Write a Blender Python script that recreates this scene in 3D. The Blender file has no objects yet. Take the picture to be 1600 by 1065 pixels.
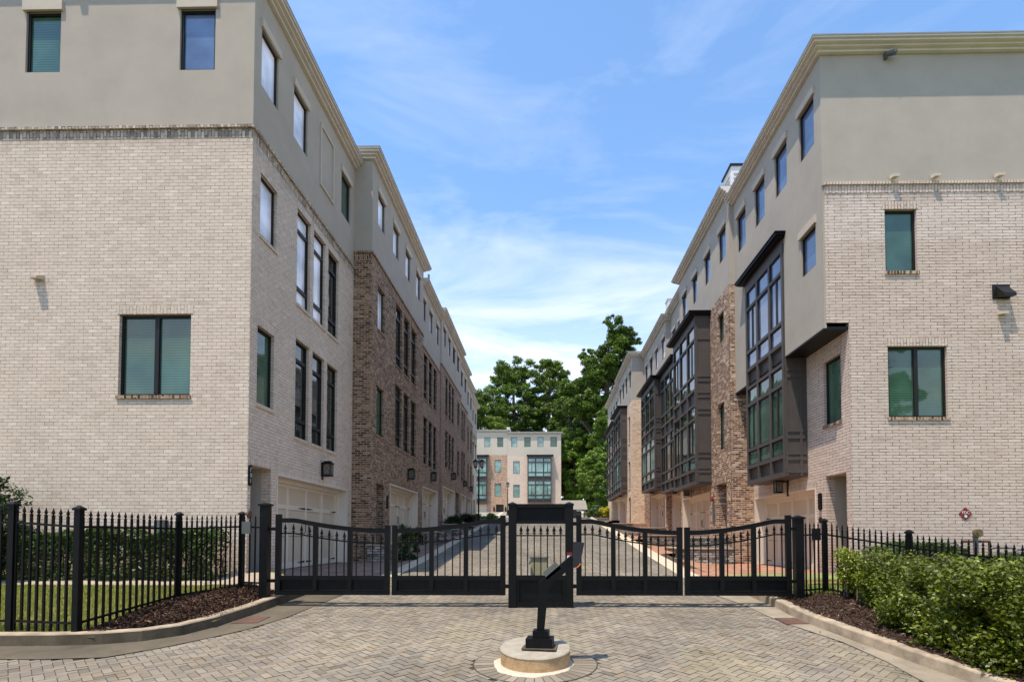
import bpy, math, random
import numpy as np
from mathutils import Vector
R=math.radians
# ------------------------------------------------------------------ camera, world, sun, exposure
sc=bpy.context.scene
S=0.0655                      # the street climbs away from the camera
cam=bpy.data.cameras.new('camera'); co=bpy.data.objects.new('camera',cam); sc.collection.objects.link(co)
cam.sensor_width=36; cam.lens=860/1600*36; cam.shift_x=(800-834.5)/1600; cam.shift_y=(809-532.5)/1600
cam.clip_start=.1; cam.clip_end=3000
co.location=(0,0,2.08); co.rotation_euler=(R(91.77),0,R(1.03)); sc.camera=co
SUN=Vector((-.225,-.25,1)).normalized()
w=bpy.data.worlds.new('World'); sc.world=w; w.use_nodes=True
nt=w.node_tree; N=nt.nodes; L=nt.links
bg=N['Background']; sky=N.new('ShaderNodeTexSky'); sky.sky_type='NISHITA'; sky.sun_disc=False
sky.sun_elevation=math.asin(SUN.z); sky.sun_rotation=math.atan2(SUN.x,SUN.y)%(2*math.pi)
sky.air_density=1.0; sky.dust_density=.35; sky.ozone_density=1.6; sky.altitude=300
tc=N.new('ShaderNodeTexCoord'); mp=N.new('ShaderNodeMapping'); mp.inputs['Scale'].default_value=(1.6,1.6,6.5)
mp.inputs['Rotation'].default_value=(R(8),R(-22),R(20)); mp.inputs['Location'].default_value=(1.3,.2,.35)
L.new(tc.outputs['Generated'],mp.inputs['Vector'])
nz=N.new('ShaderNodeTexNoise'); nz.inputs['Scale'].default_value=1.7; nz.inputs['Detail'].default_value=9; nz.inputs['Roughness'].default_value=.58; nz.inputs['Distortion'].default_value=.5
L.new(mp.outputs[0],nz.inputs['Vector'])
rp=N.new('ShaderNodeValToRGB'); rp.color_ramp.elements[0].position=.47; rp.color_ramp.elements[1].position=.68
L.new(nz.outputs['Fac'],rp.inputs[0])
sx=N.new('ShaderNodeSeparateXYZ'); L.new(tc.outputs['Generated'],sx.inputs[0])
mr=N.new('ShaderNodeMapRange'); mr.inputs[1].default_value=.03; mr.inputs[2].default_value=.55; mr.inputs[3].default_value=1.0; mr.inputs[4].default_value=.15
L.new(sx.outputs['Z'],mr.inputs[0])
bank=N.new('ShaderNodeMapRange'); bank.inputs[1].default_value=.16; bank.inputs[2].default_value=.50; bank.inputs[3].default_value=.48; bank.inputs[4].default_value=.0
L.new(sx.outputs['Z'],bank.inputs[0])
mu=N.new('ShaderNodeMath'); mu.operation='MULTIPLY_ADD'; mu.use_clamp=True; L.new(rp.outputs[0],mu.inputs[0]); L.new(mr.outputs[0],mu.inputs[1]); L.new(bank.outputs[0],mu.inputs[2])
mx=N.new('ShaderNodeMixRGB'); mx.inputs[2].default_value=(5.6,5.6,6.0,1); L.new(mu.outputs[0],mx.inputs[0])
tint=N.new('ShaderNodeMixRGB'); tint.blend_type='MULTIPLY'; tint.inputs[0].default_value=1; tint.inputs[2].default_value=(1.0,1.17,1.24,1)
L.new(sky.outputs[0],tint.inputs[1]); L.new(tint.outputs[0],mx.inputs[1]); L.new(mx.outputs[0],bg.inputs['Color']); bg.inputs['Strength'].default_value=.15
sl=bpy.data.lights.new('sun','SUN'); sl.energy=3.4; sl.angle=R(.5); sl.color=(1,.90,.765)
so=bpy.data.objects.new('sun',sl); sc.collection.objects.link(so); so.location=(-5,-8,40); so.rotation_euler=SUN.to_track_quat('Z','Y').to_euler()
vs=sc.view_settings; vs.view_transform='Standard'; vs.look='None'; vs.exposure=.76; vs.gamma=1
# ------------------------------------------------------------------ materials
def nodes(name):
    m=bpy.data.materials.new(name); m.use_nodes=True; t=m.node_tree
    return m,t,t.nodes,t.links,t.nodes['Principled BSDF']
def rgba(c): return (c[0],c[1],c[2],1)
def solid(name,c,rough=.6,var=.12,scale=3.0,bump=0,bscale=60,metal=0,spec=.5,streak=0):
    m,t,n,l,b=nodes(name); b.inputs['Roughness'].default_value=rough; b.inputs['Metallic'].default_value=metal; b.inputs['Specular IOR Level'].default_value=spec
    tcn=n.new('ShaderNodeTexCoord'); z=n.new('ShaderNodeTexNoise'); z.inputs['Scale'].default_value=scale; z.inputs['Detail'].default_value=8; z.inputs['Roughness'].default_value=.65
    if streak:
        q=n.new('ShaderNodeMapping'); q.inputs['Scale'].default_value=(1,1,streak); l.new(tcn.outputs['Object'],q.inputs[0]); l.new(q.outputs[0],z.inputs['Vector'])
    else: l.new(tcn.outputs['Object'],z.inputs['Vector'])
    r=n.new('ShaderNodeValToRGB'); r.color_ramp.elements[0].position=.3; r.color_ramp.elements[1].position=.7
    r.color_ramp.elements[0].color=rgba([x*(1-var) for x in c]); r.color_ramp.elements[1].color=rgba([min(1,x*(1+var)) for x in c])
    l.new(z.outputs['Fac'],r.inputs[0]); l.new(r.outputs[0],b.inputs['Base Color'])
    if bump:
        z2=n.new('ShaderNodeTexNoise'); z2.inputs['Scale'].default_value=bscale; z2.inputs['Detail'].default_value=6; l.new(tcn.outputs['Object'],z2.inputs['Vector'])
        bp=n.new('ShaderNodeBump'); bp.inputs['Strength'].default_value=bump; bp.inputs['Distance'].default_value=.01; l.new(z2.outputs['Fac'],bp.inputs['Height']); l.new(bp.outputs[0],b.inputs['Normal'])
    return m
def brickmat(name,stops,mortar,mort=.007,bw=.213,rh=.079,bump=.6,head=1.0,patch=None,stain=.16,streak=None):
    """stops: list of (pos,color) over a random value per brick"""
    m,t,n,l,b=nodes(name); b.inputs['Roughness'].default_value=.9; b.inputs['Specular IOR Level'].default_value=.25
    uv=n.new('ShaderNodeUVMap'); tcn=n.new('ShaderNodeTexCoord')
    dn=n.new('ShaderNodeTexNoise'); dn.inputs['Scale'].default_value=9; l.new(uv.outputs[0],dn.inputs['Vector'])
    dv=n.new('ShaderNodeVectorMath'); dv.operation='MULTIPLY_ADD'; dv.inputs[1].default_value=(.008,.008,0); l.new(dn.outputs['Color'],dv.inputs[0]); l.new(uv.outputs[0],dv.inputs[2])
    br=n.new('ShaderNodeTexBrick'); br.inputs['Scale'].default_value=1; br.inputs['Brick Width'].default_value=bw; br.inputs['Row Height'].default_value=rh
    br.inputs['Mortar Size'].default_value=mort; br.inputs['Mortar Smooth'].default_value=.25; br.inputs['Color1'].default_value=(0,0,0,1); br.inputs['Color2'].default_value=(1,1,1,1); br.inputs['Mortar'].default_value=(.5,.5,.5,1)
    l.new(dv.outputs[0],br.inputs['Vector'])
    r=n.new('ShaderNodeValToRGB'); e=r.color_ramp.elements
    while len(e)<len(stops): e.new(.5)
    for k,(p,c) in enumerate(stops): e[k].position=p; e[k].color=rgba(c)
    l.new(br.outputs['Color'],r.inputs[0])
    fn=n.new('ShaderNodeTexNoise'); fn.inputs['Scale'].default_value=38; fn.inputs['Detail'].default_value=5; l.new(tcn.outputs['Object'],fn.inputs['Vector'])
    ln=n.new('ShaderNodeTexNoise'); ln.inputs['Scale'].default_value=.9; ln.inputs['Detail'].default_value=7; ln.inputs['Roughness'].default_value=.7; l.new(tcn.outputs['Object'],ln.inputs['Vector'])
    a=n.new('ShaderNodeMath'); a.operation='ADD'; l.new(fn.outputs['Fac'],a.inputs[0]); l.new(ln.outputs['Fac'],a.inputs[1])
    ms=n.new('ShaderNodeMapRange'); ms.inputs[1].default_value=.6; ms.inputs[2].default_value=1.4; ms.inputs[3].default_value=1-stain; ms.inputs[4].default_value=1+stain; l.new(a.outputs[0],ms.inputs[0])
    mm=n.new('ShaderNodeMixRGB'); mm.inputs[2].default_value=rgba(mortar)
    jn=n.new('ShaderNodeTexNoise'); jn.inputs['Scale'].default_value=7; jn.inputs['Detail'].default_value=3; l.new(uv.outputs[0],jn.inputs['Vector'])
    jr=n.new('ShaderNodeMapRange'); jr.inputs[1].default_value=.35; jr.inputs[2].default_value=.62; jr.inputs[3].default_value=.25; jr.inputs[4].default_value=1.0; l.new(jn.outputs['Fac'],jr.inputs[0])
    jm=n.new('ShaderNodeMath'); jm.operation='MULTIPLY'; l.new(jr.outputs[0],jm.inputs[0]); l.new(br.outputs['Fac'],jm.inputs[1]); l.new(jm.outputs[0],mm.inputs[0]); l.new(r.outputs[0],mm.inputs[1])
    out=mm
    if patch:   # paler repaired/cleaned courses above a given height
        sp=n.new('ShaderNodeSeparateXYZ'); l.new(uv.outputs[0],sp.inputs[0])
        pn=n.new('ShaderNodeMath'); pn.operation='MULTIPLY_ADD'; l.new(ln.outputs['Fac'],pn.inputs[0]); pn.inputs[1].default_value=.35; l.new(sp.outputs['Y'],pn.inputs[2])
        pr=n.new('ShaderNodeMapRange'); pr.inputs[1].default_value=patch[0]; pr.inputs[2].default_value=patch[0]+.06; l.new(pn.outputs[0],pr.inputs[0])
        pm=n.new('ShaderNodeMixRGB'); pm.blend_type='MULTIPLY'; pm.inputs[2].default_value=rgba(patch[1]); l.new(pr.outputs[0],pm.inputs[0]); l.new(out.outputs[0],pm.inputs[1]); out=pm
    if streak:  # mildew that has run down from the corbel course, and splash dirt at the foot
        sp2=n.new('ShaderNodeSeparateXYZ'); l.new(uv.outputs[0],sp2.inputs[0])
        q=n.new('ShaderNodeMapping'); q.inputs['Scale'].default_value=(3.2,.55,1); l.new(uv.outputs[0],q.inputs[0])
        sn=n.new('ShaderNodeTexNoise'); sn.inputs['Scale'].default_value=1.6; sn.inputs['Detail'].default_value=6; sn.inputs['Roughness'].default_value=.7; l.new(q.outputs[0],sn.inputs['Vector'])
        a1=n.new('ShaderNodeMapRange'); a1.inputs[1].default_value=streak-.95; a1.inputs[2].default_value=streak; l.new(sp2.outputs['Y'],a1.inputs[0])
        a2=n.new('ShaderNodeMath'); a2.operation='POWER'; a2.inputs[1].default_value=3; l.new(a1.outputs[0],a2.inputs[0])
        a3=n.new('ShaderNodeMapRange'); a3.inputs[1].default_value=.36; a3.inputs[2].default_value=.62; l.new(sn.outputs['Fac'],a3.inputs[0])
        a4=n.new('ShaderNodeMath'); a4.operation='MULTIPLY'; l.new(a2.outputs[0],a4.inputs[0]); l.new(a3.outputs[0],a4.inputs[1])
        a5=n.new('ShaderNodeMapRange'); a5.inputs[1].default_value=1.9; a5.inputs[2].default_value=1.0; l.new(sp2.outputs['Y'],a5.inputs[0])
        a6=n.new('ShaderNodeMath'); a6.operation='MULTIPLY'; l.new(a5.outputs[0],a6.inputs[0]); l.new(a3.outputs[0],a6.inputs[1])
        a8=n.new('ShaderNodeMath'); a8.operation='MULTIPLY_ADD'; a8.inputs[1].default_value=.6; l.new(a6.outputs[0],a8.inputs[0]); l.new(a4.outputs[0],a8.inputs[2])
        a7=n.new('ShaderNodeMixRGB'); a7.inputs[2].default_value=(.045,.04,.034,1); l.new(a8.outputs[0],a7.inputs[0]); l.new(out.outputs[0],a7.inputs[1]); out=a7
    ml=n.new('ShaderNodeVectorMath'); ml.operation='SCALE'; l.new(out.outputs[0],ml.inputs[0]); l.new(ms.outputs[0],ml.inputs['Scale']); l.new(ml.outputs[0],b.inputs['Base Color'])
    hh=n.new('ShaderNodeMath'); hh.operation='MULTIPLY_ADD'; hh.inputs[1].default_value=-1; l.new(br.outputs['Fac'],hh.inputs[0])
    h2=n.new('ShaderNodeMath'); h2.operation='MULTIPLY_ADD'; h2.inputs[1].default_value=.8; l.new(fn.outputs['Fac'],h2.inputs[0]); 
    h3=n.new('ShaderNodeMath'); h3.operation='MULTIPLY'; h3.inputs[1].default_value=.22; l.new(br.outputs['Color'],h3.inputs[0]); l.new(h3.outputs[0],h2.inputs[2]); l.new(h2.outputs[0],hh.inputs[2])
    bp=n.new('ShaderNodeBump'); bp.inputs['Strength'].default_value=bump; bp.inputs['Distance'].default_value=.012; l.new(hh.outputs[0],bp.inputs['Height']); l.new(bp.outputs[0],b.inputs['Normal'])
    return m
def attrmat(name,rough=.8,transl=0,spec=.3,bump=0):
    m,t,n,l,b=nodes(name); b.inputs['Roughness'].default_value=rough; b.inputs['Specular IOR Level'].default_value=spec
    a=n.new('ShaderNodeAttribute'); a.attribute_name='col'
    tcn=n.new('ShaderNodeTexCoord'); z=n.new('ShaderNodeTexNoise'); z.inputs['Scale'].default_value=.8 if not transl else 2.5; z.inputs['Detail'].default_value=8; z.inputs['Roughness'].default_value=.7; l.new(tcn.outputs['Object'],z.inputs['Vector'])
    r=n.new('ShaderNodeMapRange'); r.inputs[1].default_value=.3; r.inputs[2].default_value=.7; r.inputs[3].default_value=.78; r.inputs[4].default_value=1.18; l.new(z.outputs['Fac'],r.inputs[0])
    s=n.new('ShaderNodeVectorMath'); s.operation='SCALE'; l.new(a.outputs['Color'],s.inputs[0]); l.new(r.outputs[0],s.inputs['Scale']); l.new(s.outputs[0],b.inputs['Base Color'])
    if bump:
        z2=n.new('ShaderNodeTexNoise'); z2.inputs['Scale'].default_value=45; z2.inputs['Detail'].default_value=5; l.new(tcn.outputs['Object'],z2.inputs['Vector'])
        bp=n.new('ShaderNodeBump'); bp.inputs['Strength'].default_value=bump; bp.inputs['Distance'].default_value=.01; l.new(z2.outputs['Fac'],bp.inputs['Height']); l.new(bp.outputs[0],b.inputs['Normal'])
    if transl:
        tr=n.new('ShaderNodeBsdfTranslucent'); l.new(s.outputs[0],tr.inputs['Color']); mxs=n.new('ShaderNodeMixShader'); mxs.inputs[0].default_value=transl
        l.new(b.outputs[0],mxs.inputs[1]); l.new(tr.outputs[0],mxs.inputs[2]); l.new(mxs.outputs[0],n['Material Output'].inputs[0])
    return m
def glassmat(name,c,slat=.05,depth=.12,spec=.9,rough=.03,wav=.0):
    """window pane: gloss on a base colour with blind slats"""
    m,t,n,l,b=nodes(name); b.inputs['Roughness'].default_value=rough; b.inputs['Specular IOR Level'].default_value=spec; b.inputs['IOR'].default_value=1.52
    tcn=n.new('ShaderNodeTexCoord'); sp=n.new('ShaderNodeSeparateXYZ'); l.new(tcn.outputs['Object'],sp.inputs[0])
    mo=n.new('ShaderNodeMath'); mo.operation='PINGPONG'; mo.inputs[1].default_value=slat/2; l.new(sp.outputs['Z'],mo.inputs[0])
    r=n.new('ShaderNodeMapRange'); r.inputs[1].default_value=0; r.inputs[2].default_value=slat/2; r.inputs[3].default_value=1-depth*2; r.inputs[4].default_value=1+depth; l.new(mo.outputs[0],r.inputs[0])
    z=n.new('ShaderNodeTexNoise'); z.inputs['Scale'].default_value=.9; z.inputs['Detail'].default_value=3; l.new(tcn.outputs['Object'],z.inputs['Vector'])
    r2=n.new('ShaderNodeMapRange'); r2.inputs[1].default_value=.35; r2.inputs[2].default_value=.65; r2.inputs[3].default_value=.65; r2.inputs[4].default_value=1.3; l.new(z.outputs['Fac'],r2.inputs[0])
    mu2=n.new('ShaderNodeMath'); mu2.operation='MULTIPLY'; l.new(r.outputs[0],mu2.inputs[0]); l.new(r2.outputs[0],mu2.inputs[1])
    s=n.new('ShaderNodeVectorMath'); s.operation='SCALE'; s.inputs[0].default_value=c; l.new(mu2.outputs[0],s.inputs['Scale']); l.new(s.outputs[0],b.inputs['Base Color'])
    z3=n.new('ShaderNodeTexNoise'); z3.inputs['Scale'].default_value=1.1; l.new(tcn.outputs['Object'],z3.inputs['Vector'])
    bp=n.new('ShaderNodeBump'); bp.inputs['Strength'].default_value=.05; bp.inputs['Distance'].default_value=.1; l.new(z3.outputs['Fac'],bp.inputs['Height']); l.new(bp.outputs[0],b.inputs['Normal'])
    return m
M={}
M['white_brick']=brickmat('white_brick',[(0,(.60,.48,.37)),(.15,(.675,.545,.425)),(.85,(.715,.58,.46)),(1,(.76,.64,.52))],(.30,.215,.145),mort=.006,bump=.8,stain=.14,streak=11.5)
M['white_brick_trim']=brickmat('white_brick_trim',[(0,(.60,.48,.37)),(.15,(.675,.545,.425)),(.85,(.715,.58,.46)),(1,(.76,.64,.52))],(.30,.215,.145),mort=.006,bump=.8,stain=.3,streak=None)
M['cream_brick']=brickmat('cream_brick',[(0,(.56,0.434,.345)),(.15,(.62,0.487,.395)),(.85,(.655,0.521,.43)),(1,(.70,0.569,.48))],(.16,.11,.075),mort=.0085,bw=.34,bump=.9,patch=(9.75,(1.08,1.12,1.16)),stain=.14,streak=11.1)
M['cream_brick_trim']=brickmat('cream_brick_trim',[(0,(.56,0.434,.345)),(.15,(.62,0.487,.395)),(.85,(.655,0.521,.43)),(1,(.70,0.569,.48))],(.16,.11,.075),mort=.0085,bw=.34,bump=.9,stain=.3,streak=None)
M['dark_brick']=brickmat('dark_brick',[(0,(.06,.034,.021)),(.35,(.17,.10,.060)),(.7,(.27,.165,.10)),(1,(.40,.27,.175))],(.55,.42,.30),mort=.011,bump=.7)
M['tumbled_brick']=brickmat('tumbled_brick',[(0,(.07,.037,.024)),(.3,(.17,.09,.055)),(.6,(.30,.17,.10)),(.85,(.45,.30,.19)),(1,(.60,.48,.36))],(.62,.52,.42),mort=.0115,bump=.6)
M['light_brick']=brickmat('light_brick',[(0,(0.550,0.386,0.258)),(.4,(0.704,0.525,0.370)),(1,(0.814,0.653,0.490))],(0.495,0.366,0.249),mort=.006,bump=.5)
M['stone_wall']=brickmat('stone_wall',[(0,(.11,.098,.085)),(.4,(.24,.215,.185)),(.75,(.38,.345,.30)),(1,(.52,.48,.42))],(.06,.053,.045),mort=.014,bw=.24,rh=.085,bump=1.0)
M['walk_brick']=brickmat('walk_brick',[(0,(.26,.12,.07)),(.5,(.36,.18,.11)),(1,(.46,.26,.17))],(.20,.13,.09),mort=.006,bw=.21,rh=.105,bump=.3)
M['drive_brick']=brickmat('drive_brick',[(0,(.20,.12,.09)),(.5,(.27,.165,.125)),(1,(.34,.23,.18))],(.17,.12,.09),mort=.006,bw=.21,rh=.105,bump=.3)
M['stucco']=solid('stucco',(.42,.37,.305),.95,.08,.9,bump=.4,bscale=120,spec=.2)
M['stucco_warm']=solid('stucco_warm',(.44,.38,.305),.95,.08,.9,bump=.4,bscale=120,spec=.2)
M['cornice']=solid('cornice_trim',(.64,.585,.51),.8,.08,2,spec=.3)
M['trim']=solid('window_trim',(0.550,0.466,0.370),.9,.06,3,spec=.2)
M['roof']=solid('roof_membrane',(.25,.25,.25),.9)
M['bronze']=solid('bronze_frame',(.012,.0095,.008),.45,.15,8,spec=.3)
M['baypanel']=solid('bay_panel_paint',(.075,.062,.054),.55,.10,2,spec=.4)
M['black_metal']=solid('black_painted_metal',(.0042,.0043,.0048),.45,.5,5,bump=.08,bscale=30,spec=.2)
M['fence_metal']=solid('fence_painted_metal',(.0035,.0034,.0033),.5,.4,6,spec=.2)
M['door_cream']=solid('garage_cream_paint',(.60,.50,.375),.6,.05,1.5,spec=.35)
M['door_white']=solid('garage_frame_paint',(.70,.62,.51),.6,.05,1.5,spec=.35)
M['door_dark']=solid('dark_door',(.03,.022,.018),.4,.1,3)
M['shade_wall']=solid('recess_stucco',(.46,.42,.36),.95,.05,2)
M['concrete']=solid('concrete',(0.440,0.351,0.241),.93,.20,1.6,bump=.3,bscale=70,spec=.2)
M['kerbc']=solid('kerb_concrete',(.36,.285,.20),.95,.42,3.1,bump=.5,bscale=60,spec=.15)
M['kerb_dark']=solid('kerb_weathered_shaded',(.11,.088,.06),.95,.4,2.4,bump=.5,bscale=60,spec=.15)  # dark stain of the left kerb face, with its shade put into the colour
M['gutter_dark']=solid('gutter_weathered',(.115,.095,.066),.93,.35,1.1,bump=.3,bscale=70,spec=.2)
M['strip']=solid('edge_concrete',(0.550,0.455,0.335),.93,.10,1.5,bump=.2,bscale=70,spec=.2)
M['gutter']=solid('gutter_concrete',(.27,.225,.165),.93,.3,1.6,bump=.3,bscale=70,spec=.2)
M['rust']=solid('rusty_iron',(.11,.055,.036),.85,.3,7,bump=.4,bscale=60)
M['disc_top']=solid('plinth_top',(.33,.29,.225),.93,.2,6,bump=.25,bscale=80,spec=.2)
M['disc_side']=solid('plinth_side',(.45,.30,.16),.95,.32,7,bump=.6,bscale=40,spec=.1)
M['plaster']=solid('plaster_spill',(.52,.44,.34),.95,.12,9,bump=.5,bscale=60)
M['joint']=solid('paver_joint',(.055,.045,.028),.98,.4,2.2,bump=.3)
M['dirt']=solid('dirt',(.13,.105,.07),.97,.3,3,bump=.5,bscale=30)
M['farground']=solid('far_ground',(.10,.12,.05),.97,.3,.2,bump=.3,bscale=3)
M['grass_base']=solid('turf',(.20,.21,.07),.95,.35,3,bump=.5,bscale=50)
M['mulch_base']=solid('mulch_bed',(.05,.028,.018),.97,.5,12,bump=1,bscale=50)
M['paver']=attrmat('pavers',.88,0,.25,bump=.25)
M['chips']=attrmat('bark_chips',.9,0,.2)
M['leaf']=attrmat('leaves',.5,.28,.4)
M['glossleaf']=attrmat('glossy_leaves',.42,.24,.42)
M['blade']=attrmat('grass_blades',.6,.35,.3)
M['bark']=solid('bark',(.10,.075,.055),.95,.35,4,bump=.8,bscale=20)
M['teal']=glassmat('glass_teal_blind',(.055,.125,.080),.06,.18,spec=.8)
M['tealbright']=glassmat('glass_pale_teal',(.22,.36,.31),.06,.12)
M['dark']=glassmat('glass_dark',(.018,.026,.022),.05,.1)
M['pale']=glassmat('glass_white_reflection',(.93,.90,.93),.05,.02,spec=1.0)  # near-white base colour stands in for bright sky mirrored in the pane
M['bluepane']=glassmat('glass_blue',(.10,.15,.26),.05,.06,spec=1.0)
M['lamp_glass']=solid('lantern_glass',(.13,.115,.10),.12,.5,14,spec=.8)
M['globe']=solid('lamp_globe',(.40,.35,.30),.2,.1,9,spec=.8)
M['red']=solid('sign_red',(.20,.004,.008),.4,.05)
M['white']=solid('white_paint',(.72,.70,.66),.5,.04)
M['beigebox']=solid('beige_enclosure',(.40,.37,.22),.5,.05)
M['greybox']=solid('grey_enclosure',(.13,.135,.12),.5,.08,8,metal=.1)
M['pipe']=solid('grey_pipe',(.14,.14,.14),.5,.25,9,metal=.5)
M['brass']=solid('aged_brass',(.20,.15,.08),.45,.3,9,metal=.6)
M['kiosk']=solid('kiosk_roof',(.27,.245,.20),.9,.12,3)
M['orange']=solid('orange_wire',(.65,.16,.02),.4,.05)
# ------------------------------------------------------------------ mesh helpers
rng=np.random.default_rng(7); random.seed(7)
WL={}                                    # world origin of every thing
def tag(o,label=None,cat=None,group=None,kind=None):
    if label: o['label']=label
    if cat: o['category']=cat
    if group: o['group']=group
    if kind: o['kind']=kind
    return o
def thing(name,loc,label,cat,group=None):
    o=bpy.data.objects.new(name,None); sc.collection.objects.link(o); o.location=loc; o.empty_display_size=.2
    WL[o.name]=Vector(loc); return tag(o,label,cat,group)
def link(name,me,parent=None,origin=None):
    o=bpy.data.objects.new(name,me); sc.collection.objects.link(o)
    if parent is not None: o.parent=parent; WL[o.name]=WL[parent.name]
    else: o.location=origin if origin is not None else (0,0,0); WL[o.name]=Vector(o.location)
    return o
class Pl:
    """a vertical plane: u along it, n out of it, z up"""
    def __init__(s,O,U,Nn):
        s.O=Vector(O); s.U=Vector(U); s.N=Vector(Nn); s.flip=s.U.cross(s.N).z>0
    def __call__(s,u,n,z): return s.O+s.U*u+s.N*n+Vector((0,0,z))
W0=Pl((0,0,0),(1,0,0),(0,-1,0))          # facing the camera: u=X, n=-Y
class MB:
    def __init__(s): s.v=[];s.f=[];s.uv=[];s.m=[]
    def quad(s,ps,uvs,mi=0):
        k=len(s.v); s.v+= [tuple(p) for p in ps]; s.f.append(tuple(range(k,k+len(ps)))); s.uv+=list(uvs); s.m.append(mi)
    def lbox(s,P,u0,u1,n0,n1,z0,z1,mi=0,swap=False,skip=''):
        def F(c,uvf):
            ps=[P(*q) for q in c]; uv=[uvf(*q) for q in c]
            if swap: uv=[(b,a) for a,b in uv]
            if P.flip: ps=ps[::-1]; uv=uv[::-1]
            s.quad(ps,uv,mi)
        if u1<u0: u0,u1=u1,u0
        if n1<n0: n0,n1=n1,n0
        if z1<z0: z0,z1=z1,z0
        # orientation chosen for U x N pointing down (camera-facing planes)
        uz=lambda u,n,z:(u,z); nz_=lambda u,n,z:(n,z); un=lambda u,n,z:(u,n)
        F([(u0,n1,z0),(u1,n1,z0),(u1,n1,z1),(u0,n1,z1)],uz)
        if 'b' not in skip: F([(u1,n0,z0),(u0,n0,z0),(u0,n0,z1),(u1,n0,z1)],uz)
        F([(u0,n0,z0),(u0,n1,z0),(u0,n1,z1),(u0,n0,z1)],nz_)
        F([(u1,n1,z0),(u1,n0,z0),(u1,n0,z1),(u1,n1,z1)],nz_)
        F([(u0,n1,z1),(u1,n1,z1),(u1,n0,z1),(u0,n0,z1)],un)
        F([(u0,n0,z0),(u1,n0,z0),(u1,n1,z0),(u0,n1,z0)],un)
    def box(s,x0,x1,y0,y1,z0,z1,mi=0): s.lbox(W0,x0,x1,-y1,-y0,z0,z1,mi)
    def wall(s,P,u0,u1,z0,z1,holes=(),n=0,rev=.0,mi=0):
        us=sorted({u0,u1}|{min(max(h[i],u0),u1) for h in holes for i in (0,1)}); zs=sorted({z0,z1}|{min(max(h[i],z0),z1) for h in holes for i in (2,3)})
        for a,b in zip(us,us[1:]):
            for c,d in zip(zs,zs[1:]):
                if any(h[0]-1e-6<=a and b<=h[1]+1e-6 and h[2]-1e-6<=c and d<=h[3]+1e-6 for h in holes): continue
                q=[(a,c),(b,c),(b,d),(a,d)]
                if P.flip: q=q[::-1]
                s.quad([P(u,n,z) for u,z in q],q,mi)
        for h in holes:
            r=h[4] if len(h)>4 else rev
            if r<=0: continue
            a,b,c,d=max(h[0],u0),min(h[1],u1),max(h[2],z0),min(h[3],z1)
            for (p,q) in (((a,c),(a,d)),((a,d),(b,d)),((b,d),(b,c)),((b,c),(a,c))):
                ps=[P(p[0],n,p[1]),P(q[0],n,q[1]),P(q[0],n-r,q[1]),P(p[0],n-r,p[1])]
                hor=abs(p[1]-q[1])<1e-6
                uv=[(p[0],p[1]),(q[0],q[1]),(q[0]+(0 if hor else r),q[1]-(r if hor else 0)),(p[0]+(0 if hor else r),p[1]-(r if hor else 0))]
                if P.flip: ps=ps[::-1]; uv=uv[::-1]
                s.quad(ps,uv,mi)
    def tube(s,pts,rad,sides=8,mi=0,cap=True):
        pts=[Vector(p) for p in pts]; rad=rad if isinstance(rad,(list,tuple)) else [rad]*len(pts); rings=[]
        for i,p in enumerate(pts):
            d=(pts[min(i+1,len(pts)-1)]-pts[max(i-1,0)]).normalized(); a=Vector((0,0,1)) if abs(d.z)<.9 else Vector((1,0,0))
            x=d.cross(a).normalized(); y=d.cross(x); k=len(s.v)
            for j in range(sides):
                t=2*math.pi*(j+.5)/sides; s.v.append(tuple(p+(x*math.cos(t)+y*math.sin(t))*rad[i]))
            rings.append(k)
        for r0,r1 in zip(rings,rings[1:]):
            for j in range(sides):
                k=(j+1)%sides; s.f.append((r0+j,r0+k,r1+k,r1+j)); s.uv+=[(j*.05,0),(j*.05+.05,0),(j*.05+.05,1),(j*.05,1)]; s.m.append(mi)
        if cap:
            for r,rev in ((rings[0],1),(rings[-1],0)):
                f=[r+j for j in range(sides)]; s.f.append(tuple(f[::-1] if rev else f)); s.uv+=[(0,0)]*sides; s.m.append(mi)
    def lathe(s,c,prof,sides=20,mi=0):
        """prof: (radius,z) list"""
        rings=[]
        for r,z in prof:
            k=len(s.v); rings.append(k)
            for j in range(sides):
                t=2*math.pi*j/sides; s.v.append((c[0]+r*math.cos(t),c[1]+r*math.sin(t),c[2]+z))
        for r0,r1 in zip(rings,rings[1:]):
            for j in range(sides):
                k=(j+1)%sides; s.f.append((r0+j,r0+k,r1+k,r1+j)); s.uv+=[(0,0)]*4; s.m.append(mi)
        for r,rev in ((rings[0],1),(rings[-1],0)):
            f=[r+j for j in range(sides)]; s.f.append(tuple(f[::-1] if rev else f)); s.uv+=[(0,0)]*sides; s.m.append(mi)
    def hexa(s,a,b,mi=0):
        """closed prism between two quads a and b (lists of 4 points)"""
        s.quad(a[::-1],[(0,0)]*4,mi); s.quad(b,[(0,0)]*4,mi)
        for i in range(4):
            j=(i+1)%4; s.quad([a[i],a[j],b[j],b[i]],[(0,0),(1,0),(1,1),(0,1)],mi)
    def build(s,name,mats,parent=None,origin=None,bevel=0,smooth=False):
        if not isinstance(mats,(list,tuple)): mats=[mats]
        base=WL[parent.name] if parent is not None else Vector(origin or (0,0,0))
        me=bpy.data.meshes.new(name); me.from_pydata([(x-base.x,y-base.y,z-base.z) for x,y,z in s.v],[],s.f)
        for m in mats: me.materials.append(m)
        if len(mats)>1: me.polygons.foreach_set('material_index',s.m)
        ul=me.uv_layers.new(name='UVMap'); ul.data.foreach_set('uv',[c for q in s.uv for c in q])
        if smooth: me.polygons.foreach_set('use_smooth',[True]*len(me.polygons))
        me.update(); o=link(name,me,parent,origin)
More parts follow.
